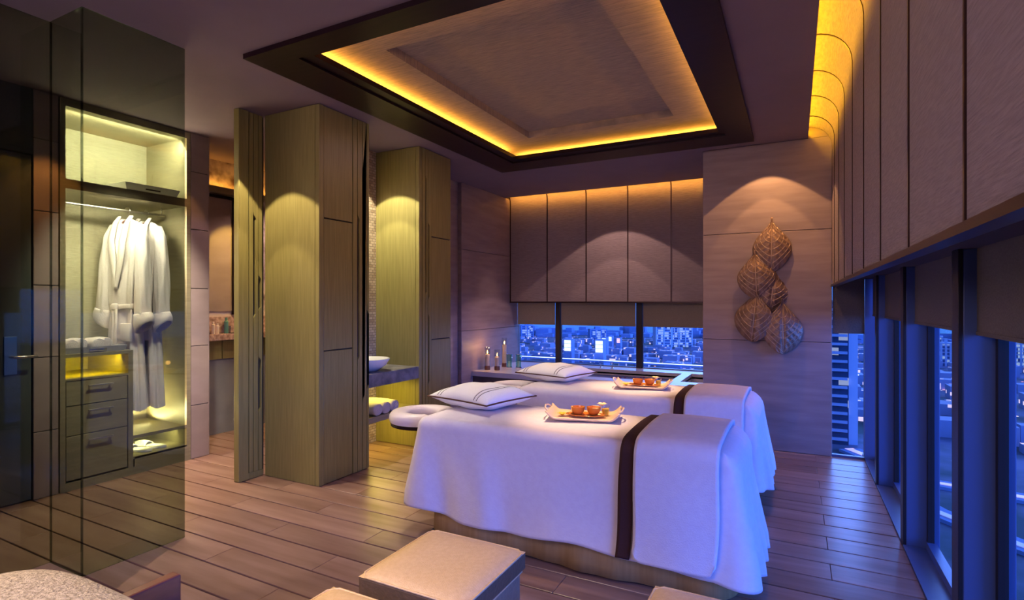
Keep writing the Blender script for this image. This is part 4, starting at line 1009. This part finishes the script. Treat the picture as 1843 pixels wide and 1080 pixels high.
def tower(cx_, cy_, w_, d_, ztop, rot, lab, group=None, fh=3.3, ng=None, mwall=F_wall):
    """tower block: core of windows, floor slabs, piers"""
    o = empty('tower_block', (cx_, cy_, -60), lab, 'building', group)
    Rm = Matrix.Rotation(rot, 3, 'Z'); c = Vector((cx_, cy_, 0))
    def rb(lst, nm, m):
        bm = bmesh.new()
        for b in lst: addbox(bm, *b)
        for v in bm.verts: v.co = c+Rm @ v.co
        return link(nm, bm, m, o)
    rb([(-w_/2, w_/2, -d_/2, d_/2, -60, ztop)], 'window_core', F_win)
    n = int((ztop+60)/fh)
    rb([(-w_/2-.5, w_/2+.5, -d_/2-.5, d_/2+.5, -60+k*fh-.45, -60+k*fh+.45) for k in range(1, n+1)], 'floor_slabs', mwall)['kind'] = 'stuff'
    ng = ng or max(2, int(w_/7)); rb([(-w_/2-.8+k*(w_)/ng, -w_/2+.8+k*w_/ng, -d_/2-.7, d_/2+.7, -60, ztop+.5) for k in range(ng+1)], 'facade_piers', mwall)['kind'] = 'stuff'
    rb([(-w_/2-.8, w_/2+.8, -d_/2-.8, d_/2+.8, ztop, ztop+1.5), (-w_/6, w_/6, -d_/4, d_/4, ztop+1.5, ztop+5)], 'roof', mwall)
    return o
tower(-151, 710, 19, 14, -31, R(27), 'left of two slab towers seen through the right back window')
tower(-137, 763, 26, 14, -32, R(20), 'wider right slab tower seen through the right back window')
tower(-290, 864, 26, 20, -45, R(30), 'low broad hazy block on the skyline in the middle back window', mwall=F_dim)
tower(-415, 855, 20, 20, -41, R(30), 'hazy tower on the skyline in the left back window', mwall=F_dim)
tower(140, 749, 8, 10, -38, R(-10), 'left slim tower between the right wall mullions', mwall=F_wall)
tower(128.5, 653, 7, 9, -39, R(-10), 'right slim tower between the right wall mullions', mwall=F_wall)
tower(180, 657, 24, 14, -36, R(-15), 'broad apartment tower seen in the nearest right window')
tower(208, 700, 18, 14, -33, R(-15), 'apartment tower at the right photo edge in nearest window')
# balconied tower close by in the corner window
nb = empty('balcony_tower', (10, 280, -60), 'tall near tower with white balcony bands in the corner window', 'building')
box('tower_core', -8, 20.5, 272, 292, -60, 2, F_win2, nb); box('corner_shaft', 20.5, 24.0, 274, 290, -60, 2, F_wall, nb)
for k in range(16): box('balcony_band', -8.5, 20.0, 270.5, 272.2, -58+k*3.7, -56.9+k*3.7, F_band, nb)
def litblock(x, y, w_, zb, zt, m, lab):
    o = empty('lit_sign_building', (x, y, -60), lab, 'building', 'brightly lit blocks in the city')
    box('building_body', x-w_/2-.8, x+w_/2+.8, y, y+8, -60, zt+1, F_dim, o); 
    for k in range(3):
        h = (zt-zb)/3; box('lit_panel', x-w_/2, x+w_/2, y-.5, y, zb+k*h+.25, zb+(k+1)*h-.25, m, o)
litblock(-192.7, 485.9, 6.5, -45.9, -35.3, F_lit, 'white lit block left of the middle back window centre')
litblock(-155.0, 467.0, 6.5, -44.2, -33.4, F_lit, 'larger white lit block at the centre of the middle back window')
litblock(-186.7, 579, 4.4, -47, -39, F_lit, 'small lit block just right of the larger white block')
litblock(-210.8, 679, 4, -49.4, -43.7, F_lit, 'tiny lit block on skyline right of the white blocks')
litblock(-201.3, 684, 4, -51.6, -45.8, F_lit2, 'tiny pink lit block on the skyline near right mullion')
# hazy skyline and low-rise carpet
bm = bmesh.new()
for k in range(260):
    a = R(random.uniform(-50, 32)); d_ = random.uniform(945, 1080); x, y = math.sin(a)*d_, math.cos(a)*d_; w2 = random.uniform(6, 22); h = random.choice((4, 6, 8, 12)) if random.random() < .85 else random.uniform(12, 20)
    addbox(bm, x-w2, x+w2, y-8, y+8, -60, -60+h)
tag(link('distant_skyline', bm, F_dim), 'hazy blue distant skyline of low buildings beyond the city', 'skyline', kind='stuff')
bm = bmesh.new()
KEEP = [(-151, 710), (-137, 763), (140, 749), (128.5, 653), (180, 657), (208, 700), (-192, 486), (-153, 461), (-187, 579), (-211, 679), (-201, 684), (-415, 855), (-290, 864)]
for k in range(900):
    a = R(random.uniform(-50, 32)); d_ = 200+640*random.random()**.7; x, y = math.sin(a)*d_, math.cos(a)*d_
    if -20 < x < 40 and 255 < y < 300: continue
    if any(math.hypot(x-q[0], y-q[1]) < 24 for q in KEEP) or (440 < y < 478) or (-5 < x < 125 and y < 285): continue
    w2 = random.uniform(3, 8); h = random.uniform(3, 9); addbox(bm, x-w2, x+w2, y-w2, y+w2, -60, -60+h)
tag(link('low_rise_roofs', bm, facademat('lowrise', (.35, .36, .50), (.9, .7, .8), .06, 1.0, 2.2, 2.2)), 'carpet of low-rise roofs filling the city below', 'buildings', kind='stuff')
def road(pts, w_, m, lab, z=-50.0):
    r = empty('road', (*pts[0], z), lab, 'road')
    bm = bmesh.new(); V = [Vector((p[0], p[1], z)) for p in pts]; a = []
    for i, p in enumerate(V):
        t = (V[min(i+1, len(V)-1)]-V[max(i-1, 0)]).normalized(); n_ = Vector((-t.y, t.x, 0)); a.append((p, n_))
    def rib(o0, o1, dz, th, nm, mm):
        bm = bmesh.new(); R_ = [[bm.verts.new(p+n_*q+Vector((0, 0, zz))) for q, zz in ((o0, dz), (o1, dz), (o1, dz-th), (o0, dz-th))] for p, n_ in a]
        for c_, d2 in zip(R_, R_[1:]):
            for i in range(4): bm.faces.new((c_[i], c_[(i+1) % 4], d2[(i+1) % 4], d2[i]))
        bm.faces.new(R_[0]); bm.faces.new(R_[-1]); link(nm, bm, mm, r)
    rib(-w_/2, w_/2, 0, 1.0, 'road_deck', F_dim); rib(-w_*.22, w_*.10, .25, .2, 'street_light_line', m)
    return r
road([(-300, 458), (-203, 459), (-65, 457), (40, 450)], 12, emat('traffic_white', (.85, .9, 1.0), 1.6), 'bright white traffic line crossing the back windows', -50)
road([(20, 262), (41, 226.5), (63, 222), (110, 205)], 9, emat('traffic_violet', (.55, .45, .9), .9), 'violet lit curving road in the right windows, upper one', -59)
road([(28, 215), (36, 196), (50, 178), (80, 150)], 8, emat('traffic_blue', (.35, .4, .8), .5), 'bluish lit curving road in the right windows, lower one', -59)
